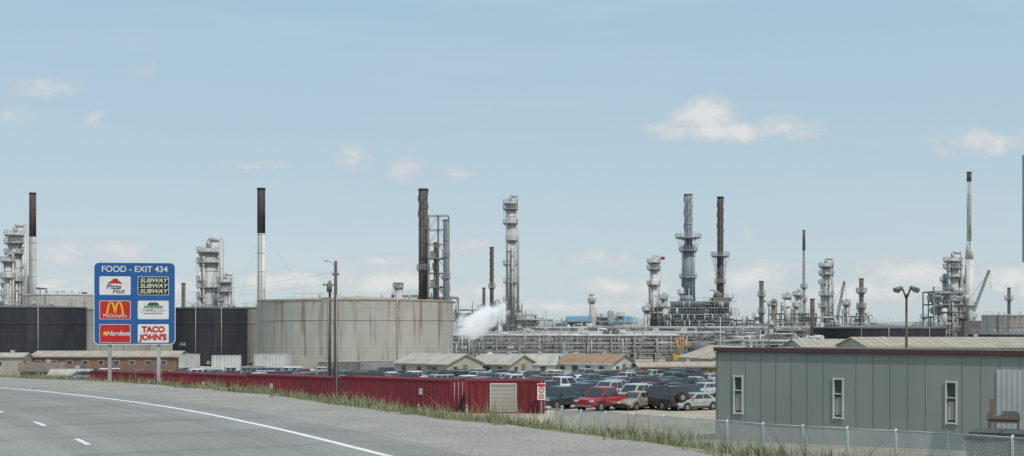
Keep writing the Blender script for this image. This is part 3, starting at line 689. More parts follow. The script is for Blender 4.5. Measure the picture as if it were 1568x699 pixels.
def trailer(name,b,L_,top,d,mat,rz=0):
    x=xpx(b,d); g=gz(x,d); H=zpx(top,d)-g; mb=MB()
    mb.box((0,0,(H+.9)/2),(L_,2.5,H-.9),mat); 
    for i in range(int(L_/.6)): mb.box((-L_/2+.3+i*.6,-1.26,(H+.9)/2),(.05,.03,H-1),midgrey)
    mb.box((0,0,.8),(L_*.96,.9,.2),dark)
    for sx in(-L_/2+1,-L_/2+2.2):
        for sy in(-1,1): mb.cyl((sx,sy*1.2,.5),(sx,sy*.9,.5),.5,.5,dark,14)
    mb.box((L_/2-1.5,-.8,.45),(.15,.15,.9),steel); mb.box((L_/2-1.5,.8,.45),(.15,.15,.9),steel)
    mb.box((0,0,H+.03),(L_+.06,2.56,.06),steel)
    return mb.build(name,(x,d,g),rz)
trailer('parked_trailer',347,4.8,545,212,trailerw,.15)
trailer('parked_trailer',418,6,543,214,trailerw,-.05)
trailer('parked_trailer',470,6.5,546,218,tanwall,.05)
trailer('parked_trailer',290,2.6,543,212,trailerw,1.2)
trailer('parked_trailer',590,9,553,216,midgrey,0)
trailer('parked_trailer',520,7,554,214,dark,0)
trailer('parked_trailer',15,5,541,232,tanwall,0)
def crane(b0,y0,b1,y1,d,mat):
    mb=MB(); A=Vector((0,0,zpx(y0,d)-GR)); B=Vector((xpx(b1,d)-xpx(b0,d),0,zpx(y1,d)-GR)); n=16
    up=Vector((-(B-A).z,0,(B-A).x)).normalized()*.9
    for dy in(-.5,.5):
        for s in(0,1): mb.beam(A+up*s*.6+Vector((0,dy,0)),B+up*s*.5+Vector((0,dy*.5,0)),.13,mat)
    for i in range(n):
        p=A.lerp(B,i/n);q=A.lerp(B,(i+1)/n); mb.beam(p+up*.6*(i%2),q+up*.6*((i+1)%2),.1,mat)
    mb.box((-1,0,A.z*.5+.6),(5,3,max(1.5,A.z*.5)),mat); mb.box((-.5,0,.6),(7,3.4,1.2),dark)
    mb.tube([B,B+Vector((.3,0,-6))],.05,dark,4); mb.tube([B,A+Vector((-3,0,1.5))],.06,dark,4)
    mb.build('lattice_boom_crane',(xpx(b0,d),d,GR))
crane(1492,478,1516,414,372,dark); crane(1283,490,1294,431,376,dark)
mb=MB(); mb.box((0,0,1.5),(3,2.4,1.6),pipeyellow); mb.box((0,0,.5),(3.8,2.8,.9),dark); mb.tube([(0,0,2),(-.6,0,6),(1.4,0,5.6),(1.6,0,3.5)],.3,pipeyellow,6); mb.box((1.6,0,3.2),(.9,1,.9),dark)
mb.build('excavator',(xpx(1040,286),286,GR))

# steam
bpy.ops.mesh.primitive_ico_sphere_add(subdivisions=3,radius=1,location=(xpx(733,288),288,zpx(492,288)))
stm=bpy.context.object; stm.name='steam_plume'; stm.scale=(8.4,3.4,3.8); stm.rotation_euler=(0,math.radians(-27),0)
m=bpy.data.materials.new('steam'); m.use_nodes=True; N=m.node_tree.nodes; L=m.node_tree.links; N.remove(N['Principled BSDF'])
vol=N.new('ShaderNodeVolumePrincipled'); vol.inputs['Color'].default_value=(.98,.98,.98,1); tc=N.new('ShaderNodeTexCoord')
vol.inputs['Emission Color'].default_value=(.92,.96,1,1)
ln=N.new('ShaderNodeVectorMath'); ln.operation='LENGTH'; L.new(tc.outputs['Object'],ln.inputs[0])
no=N.new('ShaderNodeTexNoise'); no.inputs['Scale'].default_value=2.1; no.inputs['Detail'].default_value=5; no.inputs['Roughness'].default_value=.65; L.new(tc.outputs['Object'],no.inputs[0])
a=N.new('ShaderNodeMath'); a.operation='SUBTRACT'; L.new(no.outputs[0],a.inputs[0])
q=N.new('ShaderNodeMath'); q.operation='MULTIPLY'; L.new(ln.outputs['Value'],q.inputs[0]); q.inputs[1].default_value=.36; L.new(q.outputs[0],a.inputs[1])
a2=N.new('ShaderNodeMath'); a2.operation='SUBTRACT'; L.new(a.outputs[0],a2.inputs[0]); a2.inputs[1].default_value=.19
a3=N.new('ShaderNodeMath'); a3.operation='MULTIPLY'; L.new(a2.outputs[0],a3.inputs[0]); a3.inputs[1].default_value=4.2
a4=N.new('ShaderNodeMath'); a4.operation='MAXIMUM'; L.new(a3.outputs[0],a4.inputs[0]); a4.inputs[1].default_value=0
L.new(a4.outputs[0],vol.inputs['Density'])
e4=N.new('ShaderNodeMath'); e4.operation='MULTIPLY'; L.new(a4.outputs[0],e4.inputs[0]); e4.inputs[1].default_value=.42; L.new(e4.outputs[0],vol.inputs['Emission Strength'])  # added glow: emission brightens the steam in place of multiple scattering
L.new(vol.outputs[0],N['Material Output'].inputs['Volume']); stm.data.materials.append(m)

# ------------------------------------------------------------------ shipping containers
cred=M('container_red',(.24,.028,.042),(.165,.028,.038),.7,.65,stretch=(1,1,.4),c3=(.12,.055,.055),scale3=2.5,amt3=.5)
def container(L_,x,y,rz,door=False,patch=False):
    mb=MB(); H=2.6; W=2.44; p=.28; dep=.05
    n=int((L_-.3)/p); x0=-L_/2+.15
    for side in(-1,1):
        yo=side*(W/2-.01); yi=side*(W/2-.01-dep)
        for i in range(n):
            a=x0+i*(L_-.3)/n; s=(L_-.3)/n; prof=[(a,yo),(a+s*.3,yo),(a+s*.5,yi),(a+s*.8,yi),(a+s,yo)]
            for (xa,ya),(xb,yb) in zip(prof,prof[1:]): mb.face([(xa,ya,.15),(xb,yb,.15),(xb,yb,H-.1),(xa,ya,H-.1)],cred)
        for z in(.08,H-.06): mb.box((0,side*(W/2-.03),z),(L_-.34,.1,.16),cred)
    for sx in(-1,1):
        for sy in(-1,1): mb.box((sx*(L_/2-.08),sy*(W/2-.08),H/2),(.16,.16,H),cred)
        mb.box((sx*(L_/2-.05),0,H/2),(.05,W-.34,H-.2),cred)
        for z in(.08,H-.06): mb.box((sx*(L_/2-.06),0,z),(.1,W-.34,.16),cred)
    for yb in(-.75,-.25,.25,.75): mb.cyl((L_/2,yb,.2),(L_/2,yb,H-.2),.025,.025,steel,6)
    mb.box((0,0,H-.04),(L_-.2,W-.2,.04),cred)
    if door:
        mb.box((-.1,-W/2-.03,1.2),(1.9,.06,2.15),tanwall); mb.box((-.1,-W/2-.07,2.3),(2.05,.08,.1),trailerw)
        for s in(-1,1): mb.box((-.1+s*.99,-W/2-.07,1.2),(.08,.08,2.2),trailerw)
        for i in range(7): mb.box((-.1,-W/2-.065,.35+i*.29),(1.88,.015,.03),midgrey)
        for s in(-2.6,-2.1,-1.5,1.3,1.9,2.5): mb.box((s,-W/2-.03,1.3),(.09,.07,2.4),cred)
    if patch:
        mb.box((R.uniform(-3,3),-W/2-.01,1.6),(.35,.02,.5),trailerw)
    mb.build('shipping_container',(x,y,gz(x,y)),rz)
container(6.1,xpx(774,95.5),96.2,math.radians(-3),door=True)
dv=Vector((-38.3,30)).normalized(); p=Vector((-4.1,97.8)); rz=math.atan2(-dv.y,-dv.x)
for i in range(4):
    c=p+dv*(12.25*i+6.1); container(12.19,c.x,c.y+R.uniform(-.15,.15),rz+R.uniform(-.01,.01),patch=True)
for b_,d_ in((437,92),(498,90),(581,86),(641,85),(715,84)):
    mb=MB(); mb.box((0,0,.5),(.09,.05,1.1),trailerw); mb.box((0,-.03,.9),(.085,.02,.18),midgrey); x=xpx(b_,d_); mb.build('marker_post',(x,d_,gz(x,d_)))
mb=MB(); wt=M('sign_white',(.75,.75,.73),(.7,.7,.68),2,.4); rd=M('sign_red',(.55,.03,.03),(.48,.03,.03),2,.4)
mb.box((0,0,0),(.62,.03,1.25),wt); mb.box((0,-.02,.48),(.56,.02,.2),rd)
for i in range(5): mb.box((0,-.02,-.2-i*.08),(.42,.015,.035),rd)
x=xpx(829,94);ws=mb.build('warning_sign',(x,94.0,zpx(600,94)))
mb=MB(); n=20
for i in range(n):
    a=6.283*i/n;b_=6.283*(i+1)/n
    mb.face([(.22*math.cos(a),-.03,.12+.22*math.sin(a)),(.22*math.cos(b_),-.03,.12+.22*math.sin(b_)),(.15*math.cos(b_),-.03,.12+.15*math.sin(b_)),(.15*math.cos(a),-.03,.12+.15*math.sin(a))],rd)
mb.box((0,-.032,.12),(.05,.01,.4),rd,0); mb.box((0,.05,-1.2),(.06,.06,4.0),steel)
q=mb.build('symbol_and_post'); q.parent=ws

# ------------------------------------------------------------------ food sign
blue=M('sign_blue',(.025,.105,.30),(.03,.12,.33),.8,.5); yel=M('sign_yellow',(.8,.5,.03),(.75,.45,.03),1,.4)
blk=M('sign_black',(.02,.02,.02),(.03,.03,.03),1,.4); grn=M('sign_green',(.03,.16,.06),None,1,.4); lime=M('sign_pale_green',(.7,.74,.55),None,1,.4)
d=61.5; sx=xpx(206.5,d); k=d/F
sg=bpy.data.objects.new('highway_food_sign',None); scene.collection.objects.link(sg); sg.location=(sx,d,zpx(465,d)); sg.rotation_euler=(0,0,math.radians(9))
W=121*k;H=126*k
def rrect(mb,cx,cz,w,h,r,y,mat,n=5):
    P=[]
    for qx,qz,a0 in((1,1,0),(-1,1,90),(-1,-1,180),(1,-1,270)):
        for i in range(n+1):
            a=math.radians(a0+90*i/n); P.append((cx+qx*(w/2-r)+r*math.cos(a) if False else cx+qx*(w/2-r)+r*math.cos(a),y,cz+qz*(h/2-r)+r*math.sin(a)))
    mb.face(P,mat)
mb=MB(); rrect(mb,0,0,W,H,.25,-.03,wt); rrect(mb,0,0,W-.07,H-.07,.22,-.034,blue); mb.box((0,0,0),(W-.16,.05,H-.16),steel)
q=mb.build('panel'); q.parent=sg
mb=MB()
g0=gz(sx,d)-zpx(465,d)
for px in(-37.5,35):
    mb.box((px*k,.12,(g0+H/2-.1)/2-.1),(.16,.16,H/2-g0),steel)
for z in(-1.5,-.5,.5,1.5): mb.box((0,.05,z),(W*.96,.06,.08),steel)
q=mb.build('posts'); q.parent=sg
def PP(px,py): return ((px-206.5)*k,(465-py)*k)
logos=[(177.5,438,wt),(234,438,blk),(177.5,475,rd),(234,475,wt),(177.5,511,rd),(234,511,wt)]
mb=MB()
for px,py,mt in logos:
    x,z=PP(px,py); rrect(mb,x,z,46*k,28.5*k,.07,-.038,wt); rrect(mb,x,z,44.5*k,27*k,.06,-.042,mt)
x,z=PP(177.5,431.5); mb.face([(x-.4,-.046,z-.09),(x+.4,-.046,z-.12),(x+.17,-.046,z+.04),(x+.12,-.046,z+.13),(x-.08,-.046,z+.15),(x-.14,-.046,z+.05)],rd)
x,z=PP(177.5,472)
for s in(-1,1):
    pr=None
    for i in range(17):
        t=i/16*2-1; cx=x+s*.19+t*.19; cz=z+.28-.58*abs(t)**2.6; wv=.045
        q=(cx,cz)
        if pr:
            dx,dz=q[0]-pr[0],q[1]-pr[1]; L_=math.hypot(dx,dz); nx_,nz2=-dz/L_*wv,dx/L_*wv
            mb.face([(pr[0]-nx_,-.046,pr[1]-nz2),(q[0]-nx_,-.046,q[1]-nz2),(q[0]+nx_,-.046,q[1]+nz2),(pr[0]+nx_,-.046,pr[1]+nz2)],yel)
        pr=q
x,z=PP(234,472); mb.face([(x-.5,-.045,z-.17),(x+.5,-.045,z-.17),(x+.44,-.045,z+.12),(x-.44,-.045,z+.12)],midgrey); mb.face([(x-.3,-.047,z+.12),(x+.3,-.047,z+.12),(x+.2,-.047,z+.28),(x-.2,-.047,z+.28)],grn); mb.box((x,-.045,z-.27),(.9,.004,.05),midgrey)
x,z=PP(163,511); 
st=[]
for i in range(10):
    a=math.pi/2+i*math.pi/5; r=.16 if i%2==0 else .07; st.append((x+r*math.cos(a),-.046,z+r*math.sin(a)))
mb.face(st,yel)
q=mb.build('logo_panels'); q.parent=sg
def T(body,px,py,h,mat,**kw):
    x,z=PP(px,py); return text(body,h*k*1.35,(x,-.052,z),mat,sg,**kw)
T('FOOD - EXIT 434',206.5,413,9.6,wt,off=.004)
T('Pizza',175,439.5,7.5,blk,shear=.3,off=.003,sx=1.1); T('Hut',182,446.5,7.5,blk,shear=.3,off=.003,sx=1.1)
for i in range(3): T('SUBWAY',234,430+i*8.3,6.6,lime,shear=.25,off=.006,sx=1.12)
T("McDonald's",177.5,484,5.5,wt)
T('CITY BREW',234,475.5,5.5,wt,off=.01)
T('Hardees',182,511,7.6,wt,shear=.3,off=.004)
T('TACO',234,505,9,rd,off=.02); T("JOHN'S",234,517,9,rd,off=.02)

mb=MB(); d=30; x=xpx(1566,d)
mb.box((1.5,0,0),(3,.05,2.6),M('sign_back_grey_blue',(.16,.28,.33),None,1,.6)); mb.box((.9,.1,-2.3),(.12,.12,5),steel); mb.box((2.2,.1,-2.3),(.12,.12,5),steel)
mb.build('highway_guide_sign',(x,d,zpx(320,d)))

# ------------------------------------------------------------------ metal building at right
bw=M('building_sage_siding',(.275,.30,.275),(.24,.268,.248),.35,.6,stretch=(1,1,.4),spec=.35)
bw2=M('siding_light',(.5,.52,.52),(.42,.44,.44),.6,.6); trimr=M('dark_red_trim',(.12,.045,.055),(.09,.045,.05),1,.6); seam=M('siding_seam',(.20,.22,.205),None,1,.7)
frame=M('window_frame_light',(.6,.6,.54),(.5,.5,.46),1,.6); roofm=M('flat_metal_roof',(.40,.35,.28),(.32,.28,.23),.5,.7)
par=bpy.data.objects.new('metal_building',None); scene.collection.objects.link(par); base=-3.6
par.location=(10.25,62,base); par.rotation_euler=(0,0,math.atan2(-.61,.793))
Lb=30;Hb=1.35-base
mb=MB(); Wd=9
holes=[(1.23,.46),(6.42,.46),(11.68,.46)]; zt=.02-base; zb_=-1.8-base
xs_=[0]
for c_,w2 in holes: xs_+= [c_-w2/2,c_+w2/2]
xs_.append(Lb)
for i,(a,b_) in enumerate(zip(xs_,xs_[1:])):
    if i%2==0: mb.face([(a,0,0),(b_,0,0),(b_,0,Hb),(a,0,Hb)],bw)
    else:
        mb.face([(a,0,0),(b_,0,0),(b_,0,zb_),(a,0,zb_)],bw); mb.face([(a,0,zt),(b_,0,zt),(b_,0,Hb),(a,0,Hb)],bw)
mb.face([(0,0,0),(0,Wd,0),(0,Wd,Hb),(0,0,Hb)],bw); mb.face([(Lb,0,0),(Lb,Wd,0),(Lb,Wd,Hb),(Lb,0,Hb)],bw); mb.face([(0,Wd,0),(Lb,Wd,0),(Lb,Wd,Hb),(0,Wd,Hb)],bw)
q=mb.build('walls'); q.parent=par
mb=MB(); mb.face([(-.1,-.1,Hb+.02),(Lb,-.1,Hb+.02),(Lb,Wd,Hb-.1),(-.1,Wd,Hb-.1)],roofm)
mb.box((Lb/2-.05,-.06,Hb+.0),(Lb+.1,.12,.2),trimr); mb.box((Lb/2-.05,-.05,Hb-.16),(Lb+.05,.07,.04),seam); q=mb.build('roof_and_trim'); q.parent=par
mb=MB(); x=.0
while x<Lb:
    if all(abs(x-c_)>.35 for c_,_ in holes): mb.box((x,-.008,Hb/2),(.018,.012,Hb-.35),seam)
    x+=.81
mb.box((0.02,-.012,Hb/2),(.10,.02,Hb-.35),seam)
q=mb.build('panel_seams'); q.parent=par
mb=MB()
for c_,w2 in holes:
    h=zt-zb_; zc=(zt+zb_)/2
    for s in(-1,1): mb.box((c_+s*(w2/2),-.02,zc),(.07,.1,h+.14),frame)
    for z in(zt,zb_): mb.box((c_,-.02,z),(w2-.07,.1,.07),frame)
    mb.box((c_,-.01,zc+h*.12),(w2-.07,.07,.05),frame); mb.box((c_,.06,zc),(w2,.02,h),glassd)
    mb.box((c_-.02,.045,zc-h*.2),(w2*.6,.02,h*.45),paleroof)
q=mb.build('windows'); q.parent=par
mb=MB(); x=13.6
while x<Lb:
    mb.box((x+.1,-.03,2.95),(.12,.05,2.55),bw2); mb.box((x+.21,-.02,2.95),(.10,.03,2.55),bw2); x+=.22
q=mb.build('light_siding_section'); q.parent=par

dg=M('dumpster_green',(.07,.095,.09),(.11,.13,.12),1.5,.6)
mb=MB(); mb.box((0,0,.75),(2.0,1.6,1.1),dg,0,top=(1.12,1.08)); mb.box((0,0,1.34),(2.3,1.8,.08),dg)
for s in(-.5,.5): mb.box((s,0,1.44),(.95,1.75,.1),M('dumpster_lid',(.05,.06,.06),(.08,.09,.09),2,.6))
for i in range(5): mb.box((-.8+i*.4,-.86,.75),(.06,.08,1.0),dg)
mb.box((-1.1,0,.95),(.25,.5,.15),steel)
for a in(-.8,.8):
    for c_ in(-.6,.6): mb.cyl((a,c_,.1),(a+.08,c_,.1),.1,.1,dark,10)
x,y=17.05,43; mb.build('dumpster',(x,y,gz(x,y)),rz=-.5)
mb=MB()
for a in(-.5,.5):
    for c_ in(-.35,.35): mb.box((a,c_,1.0),(.1,.1,2.0),rust)
for z in(.3,.9,1.7): mb.box((0,-.35,z),(1.0,.08,.1),rust); mb.box((0,.35,z),(1.0,.08,.1),rust)
mb.box((0,0,1.85),(1.15,.85,.12),rust); mb.box((-.42,-.2,2.2),(.16,.2,.7),brownwall); mb.box((.2,0,2.0),(.5,.5,.18),dark)
x,y=18.3,46; mb.build('steel_rack',(x,y,gz(x,y)),rz=-.4)

# ------------------------------------------------------------------ chain-link fence
gal=M('galvanised_wire',(.66,.67,.67),(.52,.53,.53),1,.5,.0)
FP=catmull([(1.9,65),(3.2,60),(7,50),(10.6,38),(12.4,30),(16.5,15),(20,4)],6); FP,t=resample(FP,int(66/.09)); 
Z=tz(FP[:,0],FP[:,1]); mb=MB(); FH=1.5
ip=list(range(0,len(FP),32)); ztop=np.interp(np.arange(len(FP)),ip,Z[ip])
for i in ip:
    mb.cyl((FP[i][0],FP[i][1],Z[i]-.1),(FP[i][0],FP[i][1],ztop[i]+FH+.06),.035,.035,gal,8)
nrow=int(FH/.09)
for i in range(len(FP)-nrow):
    for s in(0,1):
        a=i if s==0 else i+nrow; e=i+nrow if s==0 else i
        p0=Vector((FP[a][0],FP[a][1],ztop[a]+.03)); p1=Vector((FP[e][0],FP[e][1],ztop[e]+FH))
        mb.cyl(p0,p1,.0065,.0065,gal,3,caps=False)
for a,b_ in zip(ip,ip[1:]):
    mb.cyl((FP[a][0],FP[a][1],ztop[a]+FH),(FP[b_][0],FP[b_][1],ztop[b_]+FH),.016,.016,gal,6)
mb.build('chain_link_fence')

# ------------------------------------------------------------------ poles, lamps, wires
def wire(name,p0,p1,sag,r=.008):
    mb=MB(); P=[]
    for i in range(25):
        t=i/24; q=Vector(p0).lerp(Vector(p1),t); q.z-=sag*4*t*(1-t); P.append(q)
    mb.tube(P,r,midgrey,4); return mb.build(name)
mb=MB(); d=90; x=xpx(514,d); g=gz(x,d); H=zpx(400,d)-g
mb.cyl((0,0,-.2),(0,0,H),.16,.11,wood,12); mb.tube([(0,0,H-.4),(-.35,-.1,H-.1),(-.6,-.15,H+.02)],.025,steel,6); mb.box((-.7,-.15,H),(.3,.16,.1),steel)
mb.box((0,0,H-1.0),(.5,.1,.1),wood)
for s in(-.2,.2): mb.cyl((s,0,H-.95),(s,0,H-.75),.04,.03,white,8)
mb.cyl((.08,-.14,0),(.08,-.14,H-2.4),.025,.025,steel,6)
mb.build('utility_pole',(x,d,g)); top1=Vector((x,d,g+H-.8))
mb=MB(); d2=140; x=xpx(505,d2); g=gz(x,d2); H=zpx(430,d2)-g
mb.cyl((0,0,-.2),(0,0,H),.18,.13,wood,12); mb.box((0,0,H-.5),(1.6,.12,.14),wood)
for s in(-.7,0,.7): mb.cyl((s,0,H-.43),(s,0,H-.2),.05,.04,white,8)
mb.cyl((0,-.3,H-1.3),(0,-.3,H-.3),.3,.3,dark,12); mb.cyl((0,-.3,H-.3),(0,-.3,H-.1),.05,.03,rust,6)
mb.box((-.45,0,H-2.2),(.9,.5,.6),midgrey)
mb.build('utility_pole',(x,d2,g)); top2=Vector((x,d2,g+H-.3))
wire('power_line',top1,(xpx(-60,150),150,zpx(452,150)),1.3)
wire('power_line',top1-Vector((0,0,1.6)),(xpx(740,200),200,zpx(500,200)),1.0,.014)
wire('power_line',top2,(xpx(-100,260),260,zpx(438,260)),3)
for b_,y_ in((345,470),(470,468)):
    wire('guy_wire',(xpx(400,300),300,zpx(350,300)),(xpx(b_,300),312,zpx(y_,300)),0.3,.018)
def lamp(b,top,d,heads=4,pm=steel):
    x=xpx(b,d); g=gz(x,d); H=zpx(top,d)-g; mb=MB(); mb.cyl((0,0,0),(0,0,H-.5),.15,.08,pm,10); mb.cyl((0,0,0),(0,0,.6),.3,.3,concrete,12)
    for i in range(heads):
        a=i*6.283/heads+.35; c_,s_=math.cos(a),math.sin(a)
        mb.tube([(0,0,H-1.0),(c_*.35,s_*.35,H-.2),(c_*.6,s_*.6,H)],.05,pm,6)
        mb.cyl((c_*.55,s_*.55,H+.02),(c_*1.15,s_*1.15,H-.22),.14,.22,dark,6)
    mb.build('parking_lot_lamp',(x,d,g))
lamp(1388,441,100,4,wood); lamp(1177,461,190,2,dark); lamp(1213,470,220,2,dark); lamp(1103,482,215,2); lamp(1319,480,230,2,dark); lamp(1570,480,150,1,steel)
def flag(b,top,d):
    x=xpx(b,d); mb=MB(); H=8; mb.cyl((0,0,-H),(0,0,0),.09,.06,steel,6)
    for i in range(5): mb.face([(i*.28,math.sin(i)*.15,-1.0),((i+1)*.28,math.sin(i+1)*.15,-1.0-.02*i),((i+1)*.28,math.sin(i+1)*.15,-.1),(i*.28,math.sin(i)*.15,-.1)],rd if i>1 else blue)
    mb.build('flag_on_pole',(x,d,zpx(top,d)))
flag(1011,393,381); flag(125,447,300)

# ------------------------------------------------------------------ vehicles
cp=bpy.data.materials.new('car_paint'); cp.use_nodes=True; N=cp.node_tree.nodes; L=cp.node_tree.links; b=N['Principled BSDF']
oi=N.new('ShaderNodeObjectInfo'); no=N.new('ShaderNodeTexNoise'); no.inputs['Scale'].default_value=3
hs=N.new('ShaderNodeHueSaturation'); mrr=N.new('ShaderNodeMapRange'); mrr.inputs['To Min'].default_value=.8; mrr.inputs['To Max'].default_value=1.1; L.new(no.outputs[0],mrr.inputs[0]); L.new(mrr.outputs[0],hs.inputs['Value']); L.new(oi.outputs['Color'],hs.inputs['Color']); L.new(hs.outputs[0],b.inputs['Base Color'])
b.inputs['Roughness'].default_value=.35; b.inputs['Metallic'].default_value=.1; b.inputs['Coat Weight'].default_value=.6; b.inputs['Coat Roughness'].default_value=.1
cg=M('car_glass',(.03,.035,.04),(.04,.045,.05),1,.08,spec=.8); tyre=M('tyre_rubber',(.025,.025,.025),(.04,.04,.04),4,.9); rim=M('wheel_rim',(.4,.4,.41),(.3,.3,.3),2,.35,.6)
trim=M('black_trim',(.035,.035,.035),(.05,.05,.05),2,.6); hl=M('headlamp',(.6,.62,.65),(.5,.5,.55),2,.15); tl=M('tail_lamp',(.35,.01,.01),(.28,.01,.01),2,.2); chrome=M('chrome',(.6,.6,.62),(.5,.5,.5),2,.2,.8)
def car(kind):
    mb=MB()
    K={'sedan':dict(st=[(-2.35,.62,.70),(-2.3,.9,.8),(-2.1,1.0,.86),(-1.4,1.03,.9),(0,.99,.91),(1.0,.96,.9),(1.7,.86,.87),(2.15,.74,.8),(2.32,.55,.68)],zb=.26,cab=(-1.8,1.05,-1.05,.2,.98,1.43,.83,.62),wr=.33,wx=(-1.4,1.42)),
       'suv':dict(st=[(-2.35,.8,.8),(-2.3,1.08,.88),(-1.5,1.12,.92),(0,1.1,.93),(1.0,1.08,.92),(1.9,1.0,.9),(2.2,.85,.84),(2.32,.6,.76)],zb=.36,cab=(-2.28,1.15,-2.02,.42,1.08,1.74,.86,.70),wr=.37,wx=(-1.42,1.45)),
       'pickup':dict(st=[(-2.85,.8,.86),(-2.82,1.12,.93),(-.9,1.15,.95),(0,1.16,.96),(1.2,1.15,.95),(2.2,1.08,.93),(2.65,.98,.88),(2.78,.6,.8)],zb=.42,cab=(-.85,1.45,-.72,.75,1.13,1.83,.88,.72),wr=.41,wx=(-1.75,1.75)),
       'hatch':dict(st=[(-2.0,.6,.72),(-1.96,.95,.82),(-1.3,1.0,.86),(0,.98,.87),(.8,.95,.86),(1.5,.84,.84),(1.9,.7,.78),(2.0,.52,.68)],zb=.26,cab=(-1.92,1.0,-1.5,.2,.97,1.46,.8,.62),wr=.31,wx=(-1.2,1.25))}[kind]
    rings=[]
    for (x,zt,w) in K['st']:
        zb=K['zb']; rings.append([(x,-w*.92,zb),(x,-w,zb+.15),(x,-w*1.0,zt-.22),(x,-w*.94,zt-.06),(x,-w*.8,zt),(x,w*.8,zt),(x,w*.94,zt-.06),(x,w,zt-.22),(x,w,zb+.15),(x,w*.92,zb)])
    o=len(mb.V); k_=mb.mi(cp)
    for r in rings: mb.V+=r
    n=10
    for i in range(len(rings)-1):
        for j in range(n):
            q=(j+1)%n; mb.F.append((o+i*n+j,o+i*n+q,o+(i+1)*n+q,o+(i+1)*n+j)); mb.MI.append(k_); mb.S.append(False)
    mb.F.append(tuple(o+j for j in range(n))); mb.MI.append(k_); mb.S.append(False)
    mb.F.append(tuple(o+(len(rings)-1)*n+j for j in reversed(range(n)))); mb.MI.append(k_); mb.S.append(False)
    x0,x1,x2,x3,z0,z1,w0,w1=K['cab']; z0-=.04
    B=[(x0,-w0,z0),(x1,-w0,z0),(x1,w0,z0),(x0,w0,z0)]; Tt=[(x2,-w1,z1),(x3,-w1,z1),(x3,w1,z1),(x2,w1,z1)]
    for i in range(4): j=(i+1)%4; mb.face([B[i],B[j],Tt[j],Tt[i]],cp)
    zc=z1+.05; Tc=[(x2+.12,-w1+.12,zc),(x3-.12,-w1+.12,zc),(x3-.12,w1-.12,zc),(x2+.12,w1-.12,zc)]
    for i in range(4): j=(i+1)%4; mb.face([Tt[i],Tt[j],Tc[j],Tc[i]],cp)
    mb.face(Tc,cp)
    def lerp(a,b_,t): return Vector(a).lerp(Vector(b_),t)
    def glass(a,b_,c_,d_,mu=.1,mv0=.14,mv1=.1,out=(0,0,0)):
        P=lambda u_,v_: lerp(lerp(a,b_,u_),lerp(d_,c_,u_),v_)+Vector(out)
        mb.face([P(mu,mv0),P(1-mu,mv0),P(1-mu,1-mv1),P(mu,1-mv1)],cg)
    glass(B[1],B[2],Tt[2],Tt[1],.07,.1,.08,(.012,0,.008)); glass(B[3],B[0],Tt[0],Tt[3],.08,.16,.1,(-.012,0,.006))
    for s in(-1,1):
        a,b_=(B[0],B[1]) if s<0 else (B[3],B[2]); c_,d_=(Tt[1],Tt[0]) if s<0 else (Tt[2],Tt[3])
        cuts=[(.03,.34),(.37,.66),(.69,.96)] if kind in('suv','hatch') else ([(.12,.46),(.5,.9)] if kind=='sedan' else [(.05,.42),(.46,.94)])
        for (u0,u1) in cuts:
            P=lambda u_,v_: lerp(lerp(a,b_,u_),lerp(d_,c_,u_),v_)+Vector((0,s*.012,.004))
            mb.face([P(u0,.14),P(u1,.14),P(u1,.88),P(u0,.88)],cg)
        mb.box((x1-.25,s*(w0+.16),z0+.14),(.12,.2,.14),cp if kind!='pickup' else trim)
        for wx in K['wx']:
            wy=K['st'][3][2]; r=K['wr']
            mb.cyl((wx,s*(wy-.2),r+.02),(wx,s*(wy+.012),r+.02),r*1.2,r*1.2,trim,18)
            mb.cyl((wx,s*(wy-.2),r),(wx,s*(wy+.03),r),r,r,tyre,18); mb.cyl((wx,s*(wy),r),(wx,s*(wy+.04),r),r*.6,r*.55,rim,12)
        for dx in ([-.55,.35,1.15] if kind!='pickup' else [-.8,.2,1.2]): mb.box((dx,s*(K['st'][3][2]+.002),(K['zb']+z0)/2+.05),(.02,.012,(z0-K['zb'])*.62),trim)
        for dx in(-.35,.5): mb.box((dx,s*(K['st'][3][2]+.012),z0-.24),(.16,.03,.04),trim)
        xf=K['st'][-2][0]; zt=K['st'][-2][1]; wf=K['st'][-2][2]
        mb.box((xf+.06,s*wf*.8,zt-.1),(.16,.34,.16),hl); 
        xr=K['st'][0][0]; zt=K['st'][1][1]; wr_=K['st'][1][2]
        mb.box((xr+.0,s*wr_*.86,zt-.18),(.1,.22,.2 if kind!='pickup' else .34),tl)
        mb.box((0,s*(K['st'][3][2]+.004),K['zb']+.1),(2.0,.03,.1),trim)
    xf=K['st'][-1][0]; zf=K['st'][-1][1]
    mb.box((xf,0,zf-.02),(.08,.9,.16),trim); mb.box((xf,0,K['zb']+.1),(.16,1.5,.2),trim if kind!='pickup' else chrome)
    xr=K['st'][0][0]; mb.box((xr-.02,0,K['zb']+.14),(.16,1.55,.22),cp if kind!='pickup' else chrome); mb.box((xr-.06,0,K['zb']+.36),(.03,.45,.14),trailerw)
    mb.box(((K['wx'][0]+K['wx'][1])/2,0,K['zb']-.03),(3.4,1.3,.12),trim)
    if kind=='pickup':
        mb.face([(-2.72,-.72,1.15),(-.98,-.72,1.165),(-.98,.72,1.165),(-2.72,.72,1.15)],trim)
        for s in(-1,1): mb.box((-1.85,s*.82,1.19),(1.95,.1,.07),cp)
        mb.box((-2.8,0,1.15),(.06,1.5,.07),cp); mb.box((-2.86,0,.95),(.02,1.3,.3),cp); mb.box((-2.88,0,1.05),(.02,.25,.06),trim)
    if kind=='suv':
        for s in(-1,1): mb.box((-.8,s*.62,1.83),(2,.04,.05),trim)
    return mb.build(kind+'_body',link=False)
meshes={k:car(k) for k in('sedan','suv','pickup','hatch')}
